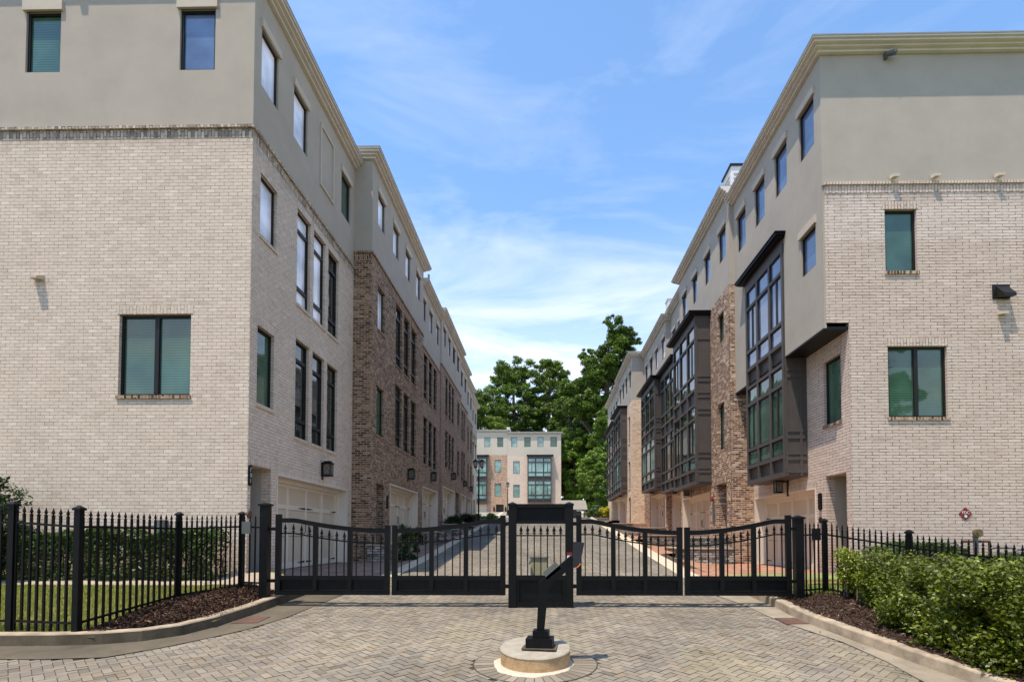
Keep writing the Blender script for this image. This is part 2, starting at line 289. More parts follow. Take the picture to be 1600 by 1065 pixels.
        if bevel:
            b=o.modifiers.new('bevel','BEVEL'); b.width=bevel; b.segments=2; b.limit_method='ANGLE'; b.angle_limit=R(40)
        return o
def npmesh(name,V,F,mat,cols=None,parent=None,smooth=False):
    """V (n,3) F (m,k) arrays; cols (m,3) per face"""
    if parent is not None: V=V-np.array(WL[parent.name])
    me=bpy.data.meshes.new(name); k=F.shape[1]; me.vertices.add(len(V)); me.vertices.foreach_set('co',V.astype('f').ravel())
    me.loops.add(F.size); me.loops.foreach_set('vertex_index',F.astype('i').ravel()); me.polygons.add(len(F)); me.polygons.foreach_set('loop_start',np.arange(0,F.size,k,dtype='i'))
    me.update(calc_edges=True); me.materials.append(mat)
    if cols is not None:
        a=me.attributes.new('col','FLOAT_COLOR','FACE'); a.data.foreach_set('color',np.concatenate([cols,np.ones((len(cols),1))],1).astype('f').ravel())
    me.validate(); return link(name,me,parent)
M['stained_corbel']=brickmat('stained_corbel',[(0,(.24,.19,.145)),(.4,(.48,.385,.295)),(1,(.66,.54,.425))],(.09,.07,.05),mort=.009,bump=.8,stain=.45)
def facade(X,side): return Pl((X,0,0),(0,1,0),(1,0,0) if side<0 else (-1,0,0))
def front(Y): return Pl((0,Y,0),(1,0,0),(0,-1,0))
# ------------------------------------------------------------------ building parts
def window(par,P,a,b,c,d,kind='single',glass='teal',dep=.10,ft=.055,name='window'):
    m=MB(); n0,n1=-dep-.05,-dep+.02; g=[]
    m.lbox(P,a,a+ft,n0,n1,c,d); m.lbox(P,b-ft,b,n0,n1,c,d); m.lbox(P,a+ft,b-ft,n0,n1,c,c+ft); m.lbox(P,a+ft,b-ft,n0,n1,d-ft,d)
    if kind=='double':
        u=(a+b)/2; m.lbox(P,u-.05,u+.05,n0,n1+.01,c+ft,d-ft)
    if kind=='tall':
        h=d-c; z1=c+h*.19; z2=c+h*.80
        m.lbox(P,a+ft,b-ft,n0,n1+.012,z1-.05,z1+.05); m.lbox(P,a+ft,b-ft,n0,n1+.012,z2-.04,z2+.05)
        m.lbox(P,a+ft,a+ft+.06,n0,n1-.012,z1+.05,z2-.04); m.lbox(P,b-ft-.06,b-ft,n0,n1-.012,z1+.05,z2-.04)
    if kind=='split':
        u=(a+b)/2; m.lbox(P,u-.03,u+.03,n0,n1+.01,c+ft,d-ft)
    f=m.build(name,M['bronze'],par)
    p=MB(); p.quad([P(*q) for q in ((a+.01,-dep-.02,c+.01),(b-.01,-dep-.02,c+.01),(b-.01,-dep-.02,d-.01),(a+.01,-dep-.02,d-.01))][::-1 if P.flip else 1],[(0,0)]*4); p.build('pane',M[glass],f)
    return f
def mt(m): return M.get(m.name+'_trim',m)
def sill(f,P,a,b,c,mat,th=.08): mat=mt(mat); m=MB(); m.lbox(P,a-.03,b+.03,-.10,.035,c-th,c,swap=True); m.build('sill',mat,f)
def soldier(f,P,a,b,d,mat,h=.203): mat=mt(mat); m=MB(); m.lbox(P,a-.04,b+.04,-.02,.008,d,d+h,swap=True); m.build('lintel',mat,f)
def lintel(f,P,a,b,d,h=.2): m=MB(); m.lbox(P,a-.06,b+.06,-.02,.06,d,d+h); m.build('lintel',M['trim'],f)
def garage(par,P,a,b,zb,zt,dep=.36,cols=4):
    m=MB(); t=.14
    m.lbox(P,a,a+t,-dep,-dep+.10,zb,zt); m.lbox(P,b-t,b,-dep,-dep+.10,zb,zt); m.lbox(P,a+t,b-t,-dep,-dep+.10,zt-.16,zt)
    m.lbox(P,a-.0,a+.04,-dep+.10,.015,zb,zt); m.lbox(P,b-.04,b,-dep+.10,.015,zb,zt); m.lbox(P,a+.04,b-.04,-dep+.10,.015,zt-.05,zt)
    fr=m.build('garage_frame',M['door_white'],par)
    a+=t;b-=t;zt-=.16; m=MB(); n0=-dep-.06; m.lbox(P,a,b,n0,n0+.04,zb,zt); wc=(b-a)/cols; zr=zt-.62
    for i in range(cols+1):
        x=a+i*wc; m.lbox(P,max(a,x-.07),min(b,x+.07),n0+.04,n0+.085,zb,zt,2)
    for i in range(cols):
        x0=a+i*wc+.07; x1=a+(i+1)*wc-.07
        if i==0:x0=a+.07
        if i==cols-1:x1=b-.07
        for z in (zb,zr-.06,zt-.09): m.lbox(P,x0,x1,n0+.04,n0+.072,z,z+(.16 if z==zb else .12 if z!=zt-.09 else .09),2)
        m.lbox(P,x0,x1,n0+.041,n0+.046,zb+(zr-zb)*.52,zb+(zr-zb)*.52+.012,1)
    dr=m.build('garage_door',[M['door_cream'],M['bronze'],M['door_white']],par)
    h=MB()
    for x,s_ in ((a+.05,1),(a+wc*2-.06,-1),(a+wc*2+.06,1),(b-.05,-1)):
        for z in (zr,zb+.14):
            h.hexa([P(x,n0+.075,z-.028),P(x+s_*.42,n0+.075,z-.006),P(x+s_*.42,n0+.075,z+.006),P(x,n0+.075,z+.028)],[P(x,n0+.09,z-.028),P(x+s_*.42,n0+.09,z-.006),P(x+s_*.42,n0+.09,z+.006),P(x,n0+.09,z+.028)])
    for s_ in (-1,1): h.tube([P((a+b)/2+s_*.10,n0+.075,zb+.95),P((a+b)/2+s_*.10,n0+.13,zb+1.0),P((a+b)/2+s_*.10,n0+.13,zb+1.25),P((a+b)/2+s_*.10,n0+.075,zb+1.3)],.012,6)
    h.build('door_hinge',M['black_metal'],dr)
def lantern(par,P,u,z,h=.42,w_=.24,out=.06):
    m=MB(); m.lbox(P,u-.06,u+.06,0,.02,z-.1,z+h-.02); m.lbox(P,u-.03,u+.03,.02,out+.02,z+h-.07,z+h-.04)
    a,b=u-w_/2,u+w_/2; n0,n1=out,out+w_
    m.lbox(P,a-.015,b+.015,n0-.015,n1+.015,z+h-.05,z+h); m.lbox(P,a+.03,b-.03,n0+.03,n1-.03,z+h,z+h+.04); m.lbox(P,a,b,n0,n1,z,z+.045)
    for x in (a,b-.018):
        for n in (n0,n1-.018): m.lbox(P,x,x+.018,n,n+.018,z+.045,z+h-.05)
    m.lbox(P,u-.015,u+.015,n0+w_/2-.015,n0+w_/2+.015,z+.045,z+.2)
    f=m.build('wall_lantern',M['black_metal'],par)
    g=MB(); g.lbox(P,a+.022,b-.022,n0+.022,n1-.022,z+.05,z+h-.055); 
    mg=M['lamp_glass']; g.build('lantern_glass',mg,f)
def plaque(par,P,u,z0,z1,txt=None,w_=.16):
    m=MB(); n=12; r=w_/2
    prof=[(u+r*math.cos(t),z1-r+r*math.sin(t)) for t in np.linspace(0,math.pi,n)]+[(u+r*math.cos(t),z0+r+r*math.sin(t)) for t in np.linspace(math.pi,2*math.pi,n)]
    m.quad([P(a,.05,b) for a,b in prof][::-1 if P.flip else 1],[(0,0)]*len(prof))
    for i in range(len(prof)):
        a=prof[i]; b=prof[(i+1)%len(prof)]; m.quad([P(a[0],0,a[1]),P(b[0],0,b[1]),P(b[0],.05,b[1]),P(a[0],.05,a[1])],[(0,0)]*4)
    f=m.build('number_plaque',M['black_metal'],par)
    if txt:
        k=MB()
        hh=(z1-z0-.1)/len(txt)
        seg={'7':['t','tr','br'],'0':['t','tr','br','b','tl','bl'],'1':['tr','br'],'2':['t','tr','m','bl','b']}
        for i,ch in enumerate(txt):
            zc=z1-.05-hh*(i+.5); w2=.028; h2=hh*.36; tt=.012
            D=-1 if P.N.x>0 else 1      # reading direction along u
            sg={'t':(-w2,w2,h2-tt,h2),'b':(-w2,w2,-h2,-h2+tt),'m':(-w2,w2,-tt/2,tt/2),'tr':(w2-tt,w2,0,h2),'br':(w2-tt,w2,-h2,0),'tl':(-w2,-w2+tt,0,h2),'bl':(-w2,-w2+tt,-h2,0)}
            for q in seg[ch]:
                a,b,c,d=sg[q]; a,b=(u-a*D*-1,u-b*D*-1); k.lbox(P,min(a,b),max(a,b),.05,.056,zc+c,zc+d)
        k.build('number',M['white'],f)
def cornice(par,x0,x1,y0,y1,z,e=(1,1,1,1),h=.25,proj=.33,top=None):
    """stepped crown around a roof rectangle; e = which of (x0,x1,y0,y1) sides stick out"""
    m=MB(); k=[(0,.3*h,.10),(.3*h,.56*h,.19),(.56*h,.82*h,.28),(.82*h,h,proj)]
    for a,b,p in k:
        p=min(p,proj); m.box(x0-p*e[0],x1+p*e[1],y0-p*e[2],y1+p*e[3],z+a,z+b)
    o=m.build('cornice',M['cornice'],par)
    m=MB(); p=proj+.012; m.box(x0-p*e[0],x1+p*e[1],y0-p*e[2],y1+p*e[3],z+h,z+h+.035); m.build('roof_edge',M['black_metal'] if top else M['roof'],par)
def bay(par,P,u0,u1,z0,z1,nw,nf,glass=('teal','bluepane'),dz=0,canopy=True,side=True,cols=3):
    """dark panelled two-storey bay window; wall plane at n=nw, front at n=nf (relative to P)"""
    m=MB(); t=.05; W=(u1-u0)
    m.lbox(P,u0,u1,nw-.3,nf-.10,z0,z1)                              # body
    wc=W/cols; xs=[u0+i*wc for i in range(cols+1)]
    rows=[(3.97,4.38,'p'),(4.5,4.98,'g'),(5.08,6.57,'m'),(6.67,7.18,'g'),(7.27,7.82,'p'),(7.93,8.46,'g'),(8.56,10.0,'m'),(10.1,10.67,'g')]
    k=(z1-z0)/(11.1-3.82); Z=lambda z:z0+(z-3.82)*k
    m.lbox(P,u0,u1,nf-.10,nf,Z(3.82),Z(3.97)); m.lbox(P,u0,u1,nf-.10,nf,Z(10.67),z1)
    for (r0,r1) in zip(rows,rows[1:]): m.lbox(P,u0,u1,nf-.10,nf,Z(r0[1]),Z(r1[0]))
    for i,x in enumerate(xs):
        a=max(u0,x-.06) ; b=min(u1,x+.06)
        if i==0:b=u0+.11
        if i==cols:a=u1-.11
        for r in rows: m.lbox(P,a,b,nf-.10,nf,Z(r[0]),Z(r[1]))
    if side:                                                        # recessed panels on the end facing the camera
        for (a,b) in ((3.97,4.4),(4.52,5.05),(5.2,6.9),(7.05,7.6),(7.75,8.3),(8.45,10.1)):
            for q in ((Z(a),Z(a)+.05),(Z(b)-.05,Z(b))): m.lbox(P,u0-.025,u0,nw-.1,nf-.02,q[0]-.05,q[1])
        for n in (nw+.02,nf-.10): m.lbox(P,u0-.022,u0,n,n+.08,Z(3.83),Z(10.9))
    o=m.build('bay_window',M['baypanel'],par)
    for r in rows:
        if r[2]=='p': continue
        for i in range(cols):
            a=xs[i]+(.11 if i==0 else .06); b=xs[i+1]-(.11 if i==cols-1 else .06); c,d=Z(r[0]),Z(r[1])
            f=MB(); q=.035; n0,n1=nf-.09,nf-.035
            f.lbox(P,a,a+q,n0,n1,c,d); f.lbox(P,b-q,b,n0,n1,c,d); f.lbox(P,a+q,b-q,n0,n1,c,c+q); f.lbox(P,a+q,b-q,n0,n1,d-q,d)
            if r[2]=='m' and i!=1: f.lbox(P,(a+b)/2-.04,(a+b)/2+.04,n0,n1,c+q,d-q)
            g=glass[0] if r[0]<7.5 else glass[1]
            f.quad([P(*z) for z in ((a,nf-.06,c),(b,nf-.06,c),(b,nf-.06,d),(a,nf-.06,d))][::-1 if P.flip else 1],[(0,0)]*4,1)
            f.build('window_light',[M['bronze'],M[g]],o)
    if canopy:
        c=MB(); c.lbox(P,u0-.14,u1+.30,nw,nf+.24,z1,z1+.07); c.lbox(P,u0-.09,u1+.2,nw,nf+.16,z1-.06,z1); c.lbox(P,u0-.17,u1+.33,nw,nf+.27,z1+.07,z1+.10)
        c.build('canopy',M['black_metal'],o)
    return o
def shell(par,name,mat,P,side,X,Y0,Y1,z0,z1,holes=(),depth=12,rev=.16,front_holes=()):
    """a storey block: facade with openings, near end, far end and back"""
    m=MB(); m.wall(P,Y0,Y1,z0,z1,holes,rev=rev)
    xo=X+side*depth; F=front(Y0); a,b=min(X,xo),max(X,xo); m.wall(F,a,b,z0,z1,front_holes,rev=rev)
    B=Pl((0,Y1,0),(1,0,0),(0,1,0)); m.wall(B,a,b,z0,z1)
    K=Pl((xo,0,0),(0,1,0),(-1,0,0) if side<0 else (1,0,0)); m.wall(K,Y0,Y1,z0,z1)
    return m.build(name,mat,par)
def rooflid(par,side,X,Y0,Y1,z,depth=12):
    m=MB(); a,b=sorted((X,X+side*depth)); m.box(a+.02,b-.02,Y0+.02,Y1-.02,z-.05,z-.02); m.build('roof',M['roof'],par)
def recess(par,P,a,b,z0,z1,dep,mat,door=True):
    """entry recess: side walls, ceiling, back wall and a door on it"""
    m=MB(); m.wall(P,a,b,z0,z1,n=-dep)
    for (p,q) in (((a,z0),(a,z1)),((a,z1),(b,z1)),((b,z1),(b,z0))):
        ps=[P(p[0],-.24,p[1]),P(q[0],-.24,q[1]),P(q[0],-dep,q[1]),P(p[0],-dep,p[1])]; m.quad(ps,[(0,p[1]),(0,q[1]),(dep,q[1]),(dep,p[1])])
    m.build('entry_recess',mat,par)
    if door:
        m=MB(); m.lbox(P,a+.08,b-.08,-dep,-dep+.06,z0+.05,z1-.35); d=m.build('front_door',M['door_dark'],par)
        h=MB(); h.tube([P(a+.2,-dep+.06,z0+1.1),P(a+.2,-dep+.11,z0+1.1)],.03,8); h.build('door_handle',M['brass'],d)
def gz(y): return S*min(max(y,-25),92)
# ------------------------------------------------------------------ left row of townhouses
W_=.86
def house_left(name_lab,X,Y0,Y1,zf,zbk,ztop,brick,w4,w4z,low,gar,gtop,door=None,dtop=None,lamp=None,cor=(1,1),stu='stucco',solid_z=-.2,fh=(),fh2=(),numb=None):
    t=thing('townhouse',(X,Y0,zf),name_lab,'townhouse','townhouses along the left side of the street')
    P=facade(X,-1); holes=[(a,b,c,d) for (k,a,b,c,d,g) in low]
    if gar: holes.append((gar[0],gar[1],-1,gtop,.36))
    if door: holes.append((door[0],door[1],-1,dtop,.24))
    shell(t,'brick_wall',M[brick],P,-1,X,Y0,Y1,zf-1.3,zbk,holes,front_holes=fh)
    shell(t,'stucco_wall',M[stu],P,-1,X,Y0,Y1,zbk,ztop,[(a,b,w4z[0],w4z[1]) for a,b in w4],rev=.10,front_holes=fh2)
    # corbel course where brick meets stucco
    m=MB(); m.lbox(P,Y0,Y1,-.02,.055,zbk-.05,zbk+.015,swap=True); F=front(Y0); m.lbox(F,X-12,X+.055,0,.055,zbk-.05,zbk+.015,swap=True)
    m.lbox(P,Y0+.2,Y1,-.02,.006,zbk-.26,zbk-.056,swap=True); m.lbox(F,X-12,X-.01,-.02,.006,zbk-.26,zbk-.056,swap=True); m.build('corbel_course',M['stained_corbel'] if brick=='white_brick' else mt(M[brick]),t)
    for (k,a,b,c,d,g) in low:
        f=window(t,P,a,b,c,d,k,g); sill(f,P,a,b,c,M[brick]); soldier(f,P,a,b,d,M[brick])
    for a,b in w4:
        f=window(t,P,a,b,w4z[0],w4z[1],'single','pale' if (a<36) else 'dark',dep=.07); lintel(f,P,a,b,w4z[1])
    if gar:
        garage(t,P,gar[0],gar[1],zf,gtop,.36); m=MB(); m.lbox(P,gar[0]-.05,gar[1]+.05,-.02,.008,gtop,gtop+.203,swap=True); m.build('garage_lintel',mt(M[brick]),t)
        m=MB(); m.wall(P,gar[0],gar[1],-1,gtop,n=-.47); m.build('garage_recess',M['door_dark'],t)
    if door:
        recess(t,P,door[0],door[1],zf-.4,dtop,1.0,M['shade_wall'] if brick=='white_brick' else M[brick])
        m=MB(); m.lbox(P,door[0]-.04,door[1]+.04,-.02,.008,dtop,dtop+.203,swap=True); m.build('door_lintel',mt(M[brick]),t)
    if lamp: lantern(t,P,lamp[0],lamp[1],lamp[2] if len(lamp)>2 else .42)
    a,b=X-12,X; cornice(t,a,b,Y0,Y1,ztop,(1,1,cor[0],cor[1])); rooflid(t,-1,X,Y0,Y1,ztop)
    return t,P
def trio(y,z0,z1,w=.85,gap=.27,g='dark',k='tall'): return [(k,y+i*(w+gap),y+i*(w+gap)+w,z0,z1,g) for i in range(3)]
# end house A
tA,PA=house_left('white painted brick end townhouse at the left with a grey stucco top floor',-6.70,12.29,19.0,1.17,11.5,15.02,'white_brick',[],(12.78,14.1),
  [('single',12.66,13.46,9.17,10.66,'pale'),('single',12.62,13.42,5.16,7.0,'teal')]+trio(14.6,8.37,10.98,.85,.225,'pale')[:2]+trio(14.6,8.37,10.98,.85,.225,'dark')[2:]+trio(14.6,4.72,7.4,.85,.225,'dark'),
  (13.65,18.6),3.63,(12.42,13.36),3.69,(16.45,3.85),(.6,0),'stucco_warm',
  fh=[(-9.72,-8.06,5.26,7.13)],fh2=[(-12.09,-11.27,12.85,14.3),(-8.45,-7.62,12.85,14.3)])
for o in list(tA.children):      # rebuild its stucco storey with the three windows
    if o.name.startswith('stucco_wall'): bpy.data.objects.remove(o)
w4A=[(12.62,13.44),(14.3,15.15),(17.77,18.6)]
shell(tA,'stucco_wall',M['stucco_warm'],PA,-1,-6.70,12.29,19.0,11.5,15.02,[(a,b,12.76,14.13) for a,b in w4A],rev=.10,front_holes=[(-12.09,-11.27,12.85,14.3),(-8.45,-7.62,12.85,14.3)])
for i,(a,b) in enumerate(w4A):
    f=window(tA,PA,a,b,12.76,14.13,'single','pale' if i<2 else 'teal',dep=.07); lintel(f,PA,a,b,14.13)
m=MB(); 
for q in ((16.0,17.05,12.55,12.62),(16.0,17.05,14.36,14.43),(16.0,16.07,12.62,14.36),(16.98,17.05,12.62,14.36)): m.lbox(PA,q[0],q[1],-.02,.045,q[2],q[3])
m.build('blind_window_trim',M['trim'],tA)
FA=front(12.29)
for i,(a,b) in enumerate(((-12.09,-11.27),(-8.45,-7.62))):
    f=window(tA,FA,a,b,12.85,14.3,'single',('teal','bluepane')[i],dep=.07); lintel(f,FA,a,b,14.3,.24)
f=window(tA,FA,-9.72,-8.06,5.26,7.13,'double','teal'); sill(f,FA,-9.72,-8.06,5.26,M['dark_brick']); soldier(f,FA,-9.72,-8.06,7.13,M['white_brick'])
plaque(tA,PA,12.345,3.2,3.68,'701',.10)
m=MB(); m.tube([PA(12.345,0,2.55),PA(12.345,.04,2.55)],.085,18); m.build('entry_medallion',M['rust'],tA)
def vent(par,F,u,z,w=.12):
    m=MB(); m.hexa([F(u-w,0,z),F(u+w,0,z),F(u+w,0,z+.10),F(u-w,0,z+.10)],[F(u-w*.7,.17,z-.03),F(u+w*.7,.17,z-.03),F(u+w*.7,.17,z+.03),F(u-w*.7,.17,z+.03)]); m.build('wall_vent',M['trim'],par)
vent(tA,FA,-11.61,7.95)
m=MB(); m.lbox(FA,-10.9,-10.75,0,.14,14.75,14.95); m.build('security_camera',M['pipe'],tA)
m=MB(); m.box(-7.6,-7.1,18.2,18.8,15.3,16.35); m.box(-7.65,-7.05,18.15,18.85,16.35,16.42); m.build('chimney',M['trim'],tA)
# B
tB,PB=house_left('dark brown brick townhouse next to the white end house on the left',-6.05,19.0,27.2,1.6,12.05,15.35,'dark_brick',
  [(19.65,20.5),(21.65,22.5),(23.65,24.5),(25.65,26.5)],(13.45,14.6),
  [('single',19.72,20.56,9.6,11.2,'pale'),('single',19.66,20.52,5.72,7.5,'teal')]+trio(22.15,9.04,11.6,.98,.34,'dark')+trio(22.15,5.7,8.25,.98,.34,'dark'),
  (21.45,26.2),4.11,(19.75,20.65),3.95,(24.3,4.55,.46),(1,1))
plaque(tB,PB,21.05,3.1,3.62,None,.12)
# C
tC,PC=house_left('brown brick townhouse set a little back after the dark brick one on the left',-6.12,27.2,32.1,2.05,11.65,14.72,'dark_brick',
  [(27.3,28.1),(29.0,29.8),(30.85,31.65)],(13.05,14.1),
  trio(27.7,9.06,11.45,.95,.3,'dark')+trio(27.7,5.72,8.15,.95,.3,'dark'),(27.5,31.5),4.55,None,None,(29.6,5.0,.46),(0,0))
M['mid_brick']=brickmat('mid_brick',[(0,(.15,.095,.06)),(.4,(.275,.185,.125)),(1,(.38,.27,.195))],(.40,.30,.22),mort=.008,bump=.4)
for o in tC.children_recursive:
    for s_ in o.material_slots:
        if s_.material==M['dark_brick']: s_.material=M['mid_brick']
# D
tD,PD=house_left('pinkish brown brick townhouse with a high cornice midway down the left row',-6.05,32.1,39.8,2.5,12.2,15.12,'mid_brick',
  [(32.7,33.6),(34.4,35.25),(36.2,37.1),(38.0,38.85)],(13.6,14.62),
  trio(33.5,9.45,11.85,.9,.28,'dark')+trio(33.5,6.25,8.55,.9,.28,'dark')+[('single',38.2,39.1,9.75,11.4,'dark'),('single',38.2,39.1,6.3,8.0,'dark')],(32.7,37.0),5.02,(37.6,39.0),5.0,(35.8,5.7),(1,1))
# E F G, each set further back
tE,PE=house_left('brown brick townhouse set back beyond the high cornice on the left',-6.37,39.8,45.5,2.9,12.25,15.3,'mid_brick',
  [(40.2,41.0),(41.9,42.75),(43.8,44.65)],(13.6,14.7),trio(41.2,9.5,11.8,.8,.25,'dark')+trio(41.2,6.3,8.6,.8,.25,'dark'),(41.3,44.6),5.25,None,None,(43.2,5.9),(0,1))
tF,PF=house_left('narrow brick townhouse near the far end of the left row',-6.72,45.5,51.5,3.2,12.3,15.4,'mid_brick',
  [(47.9,48.7),(49.9,50.7)],(13.6,14.7),[('single',48.1,48.9,9.6,11.7,'dark'),('single',50,50.9,9.6,11.7,'dark'),('single',48.1,48.9,6.2,8.4,'dark'),('single',50,50.9,6.2,8.4,'dark')],(47.6,50.6),5.4,None,None,(49.4,6.0),(0,1))
tG,PG=house_left('white brick townhouse at the far end of the left row',-7.2,51.5,58.6,3.6,12.4,15.6,'white_brick',
  [(55.0,55.9),(57.0,57.9)],(13.7,14.8),[('single',55.3,56.2,9.7,11.6,'dark'),('single',57,57.9,9.7,11.6,'dark'),('single',55.3,56.2,6.2,8.2,'dark')],None,None,(56,57.2),5.7,None,(0,1))
m=MB(); m.tube([(-6.6,31,14.9),(-6.6,31,17.0)],.06,8); m.build('roof_pipe',M['pipe'],tC)
# ------------------------------------------------------------------ right row
GR='townhouses along the right side of the street'
def house_right(lab,X,Y0,Y1,zf,zbk,ztop,low_mat,w4,w4z,low,gar,gtop,lamp=None,cor=(1,1),Xtop=None,rev=.16):
    t=thing('townhouse',(X,Y0,zf),lab,'townhouse',GR); P=facade(X,1); Xt=Xtop or X; PT=facade(Xt,1)
    holes=[(q[1],q[2],q[3],q[4]) for q in low]
    if gar: holes.append((gar[0],gar[1],-1,gtop,.36))
    shell(t,'brick_wall',M[low_mat],P,1,X,Y0,Y1,zf-1.5,zbk,holes,rev=rev)
    shell(t,'stucco_wall',M['stucco'],PT,1,Xt,Y0,Y1,zbk,ztop,[(a,b,w4z[0],w4z[1]) for a,b in w4],rev=.10)
    for (k,a,b,c,d,g) in low:
        f=window(t,P,a,b,c,d,k,g); sill(f,P,a,b,c,M[low_mat]); soldier(f,P,a,b,d,M[low_mat])
    for i,(a,b) in enumerate(w4):
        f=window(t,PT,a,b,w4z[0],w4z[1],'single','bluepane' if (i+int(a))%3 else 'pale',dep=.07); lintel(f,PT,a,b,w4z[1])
    if gar:
        garage(t,P,gar[0],gar[1],zf,gtop,.36); m=MB(); m.wall(P,gar[0],gar[1],-1,gtop,n=-.47); m.build('garage_recess',M['door_dark'],t)
        m=MB(); m.lbox(P,gar[0]-.05,gar[1]+.05,-.02,.008,gtop,gtop+.203,swap=True); m.build('garage_lintel',M[low_mat],t)
    if lamp: lantern(t,P,lamp[0],lamp[1],.42,out=.12)
    cornice(t,Xt,Xt+12,Y0,Y1,ztop,(1,1,cor[0],cor[1])); rooflid(t,1,Xt,Y0,Y1,ztop)
    return t,P
# A' : the end house, brick below, stucco box overhanging the drive
t=thing('townhouse',(7.8,14.05,1.03),'cream brick end townhouse at the right with an overhanging stucco corner','townhouse',GR); rA=t
X1,X2=7.17,7.80; P1=facade(X1,1); P2=facade(X2,1); F1=front(14.05)
YA,YB=14.05,20.6
m=MB(); m.wall(P2,YA,YB,-.5,7.5,[(14.48,15.38,5.1,6.86),(14.3,15.34,-1,3.7,.24),(15.9,20.45,-1,3.45,.36)],rev=.16)
m.wall(F1,X2,20,-.5,7.5,[(8.76,10.25,5.07,6.89)],rev=.13); m.wall(F1,X1+.06,20,7.5,11.08,[(8.75,9.56,8.82,10.44)],rev=.13)
m.quad([(X1+.06,14.05,7.5),(X1+.06,14.22,7.5),(X1+.06,14.22,11.08),(X1+.06,14.05,11.08)][::-1],[(0,7.5),(.17,7.5),(.17,11.08),(0,11.08)][::-1])
m.wall(Pl((20,0,0),(0,1,0),(1,0,0)),YA,YB,-.5,11.08); m.wall(Pl((0,YB,0),(1,0,0),(0,1,0)),X2,20,-.5,11.08); m.build('brick_wall',M['cream_brick'],t)
w4=[(14.42,15.27),(16.05,16.9),(17.68,18.53),(19.36,20.2)]
m=MB(); m.wall(P1,YA+.02,YB,7.38,11.08,[(14.42,15.25,9.2,10.3),(16.35,19.36,7.3,11.0,.12)],rev=.10); m.wall(P1,YA,YB,11.08,14.53,[(a,b,12.45,13.78) for a,b in w4],rev=.10)
m.wall(F1,X1,20,11.08,14.53,[]); m.wall(Pl((0,YA+.03,0),(1,0,0),(0,-1,0)),X1,X1+.08,7.38,11.08)
m.wall(Pl((20,0,0),(0,1,0),(1,0,0)),YA,YB,11.08,14.53); m.wall(Pl((0,YB,0),(1,0,0),(0,1,0)),X1,20,7.38,14.53); m.build('stucco_wall',M['stucco'],t)
m=MB(); m.box(X1+.01,X2+.1,YA+.04,YB-.02,7.34,7.42); m.build('soffit',M['bronze'],t)
m=MB(); m.lbox(P1,YA+.1,YB,-.02,-.001,11.06,11.085); m.build('seam',M['pipe'],t)
m=MB(); m.lbox(F1,X1+.05,20,-.02,.045,11.08,11.15,swap=True); m.lbox(F1,X1+.07,20,-.02,.008,10.87,11.075,swap=True); m.build('corbel_course',M['cream_brick_trim'],t)
for i,(a,b) in enumerate(w4):
    f=window(t,P1,a,b,12.45,13.78,'single','bluepane',dep=.07); lintel(f,P1,a,b,13.78)
f=window(t,P1,14.42,15.25,9.2,10.3,'single','bluepane',dep=.07); lintel(f,P1,14.42,15.25,10.3)
f=window(t,P2,14.48,15.38,5.1,6.86,'single','teal'); sill(f,P2,14.48,15.38,5.1,M['tumbled_brick']); soldier(f,P2,14.48,15.38,6.86,M['cream_brick'])
f=window(t,F1,8.76,10.25,5.07,6.89,'double','teal'); sill(f,F1,8.76,10.25,5.07,M['tumbled_brick']); soldier(f,F1,8.76,10.25,6.89,M['cream_brick'])
f=window(t,F1,8.75,9.56,8.82,10.44,'single','teal'); sill(f,F1,8.75,9.56,8.82,M['tumbled_brick']); soldier(f,F1,8.75,9.56,10.44,M['cream_brick'])
recess(t,P2,14.3,15.34,.7,3.7,1.3,M['stucco'])
garage(t,P2,15.9,20.45,1.03,3.45,.36); m=MB(); m.wall(P2,15.9,20.45,-.5,3.45,n=-.47); m.build('garage_recess',M['door_dark'],t)
m=MB(); m.lbox(P2,15.85,20.5,-.02,.008,3.45,3.653,swap=True); m.build('garage_lintel',M['cream_brick_trim'],t)
bay(t,P1,16.35,19.36,3.82,11.0,-.5,.05,('teal','bluepane'))
lantern(t,P2,17.7,3.42,.42,.22,out=.2)
plaque(t,P2,15.62,2.78,3.27,None,.15)
m=MB(); m.tube([P2(15.62,0,2.5),P2(15.62,.04,2.5)],.085,18); m.build('entry_medallion',M['bronze'],t)
cornice(t,X1,20,YA,YB,14.53,(1,1,1,0),.22); rooflid(t,1,X1,YA,YB,14.53)
for x in (8.95,9.99,11.6):
    m=MB(); F=F1; m.hexa([F(x-.08,.04,11.20),F(x+.06,.04,11.20),F(x+.06,.04,11.30),F(x-.08,.04,11.30)],[F(x-.03,.14,11.21),F(x+.11,.15,11.21),F(x+.11,.15,11.28),F(x-.03,.14,11.28)]); m.lbox(F,x-.02,x+.02,.0,.06,11.12,11.18); m.build('spotlight',M['trim'],t)
m=MB(); m.lbox(F1,8.80,8.86,0,.10,14.36,14.5); m.tube([F1(8.83,.08,14.45),F1(9.0,.22,14.40)],[.055,.07],10); m.build('security_camera',M['pipe'],t)
m=MB(); m.lbox(F1,11.42,11.85,0,.03,8.08,8.45); m.hexa([F1(11.5,.03,8.10),F1(11.8,.03,8.10),F1(11.8,.03,8.40),F1(11.5,.03,8.40)],[F1(11.55,.22,8.08),F1(11.85,.22,8.08),F1(11.85,.22,8.16),F1(11.55,.22,8.16)]); m.build('exhaust_hood',M['bronze'],t)
vent(t,F1,11.63,7.68,.09)
m=MB(); m.lbox(F1,10.49,10.73,0,.008,2.50,2.74)
SG=thing('fire_sign',(10.61,14.03,2.62),'red diamond sign reading FDC on the cream brick wall','sign')
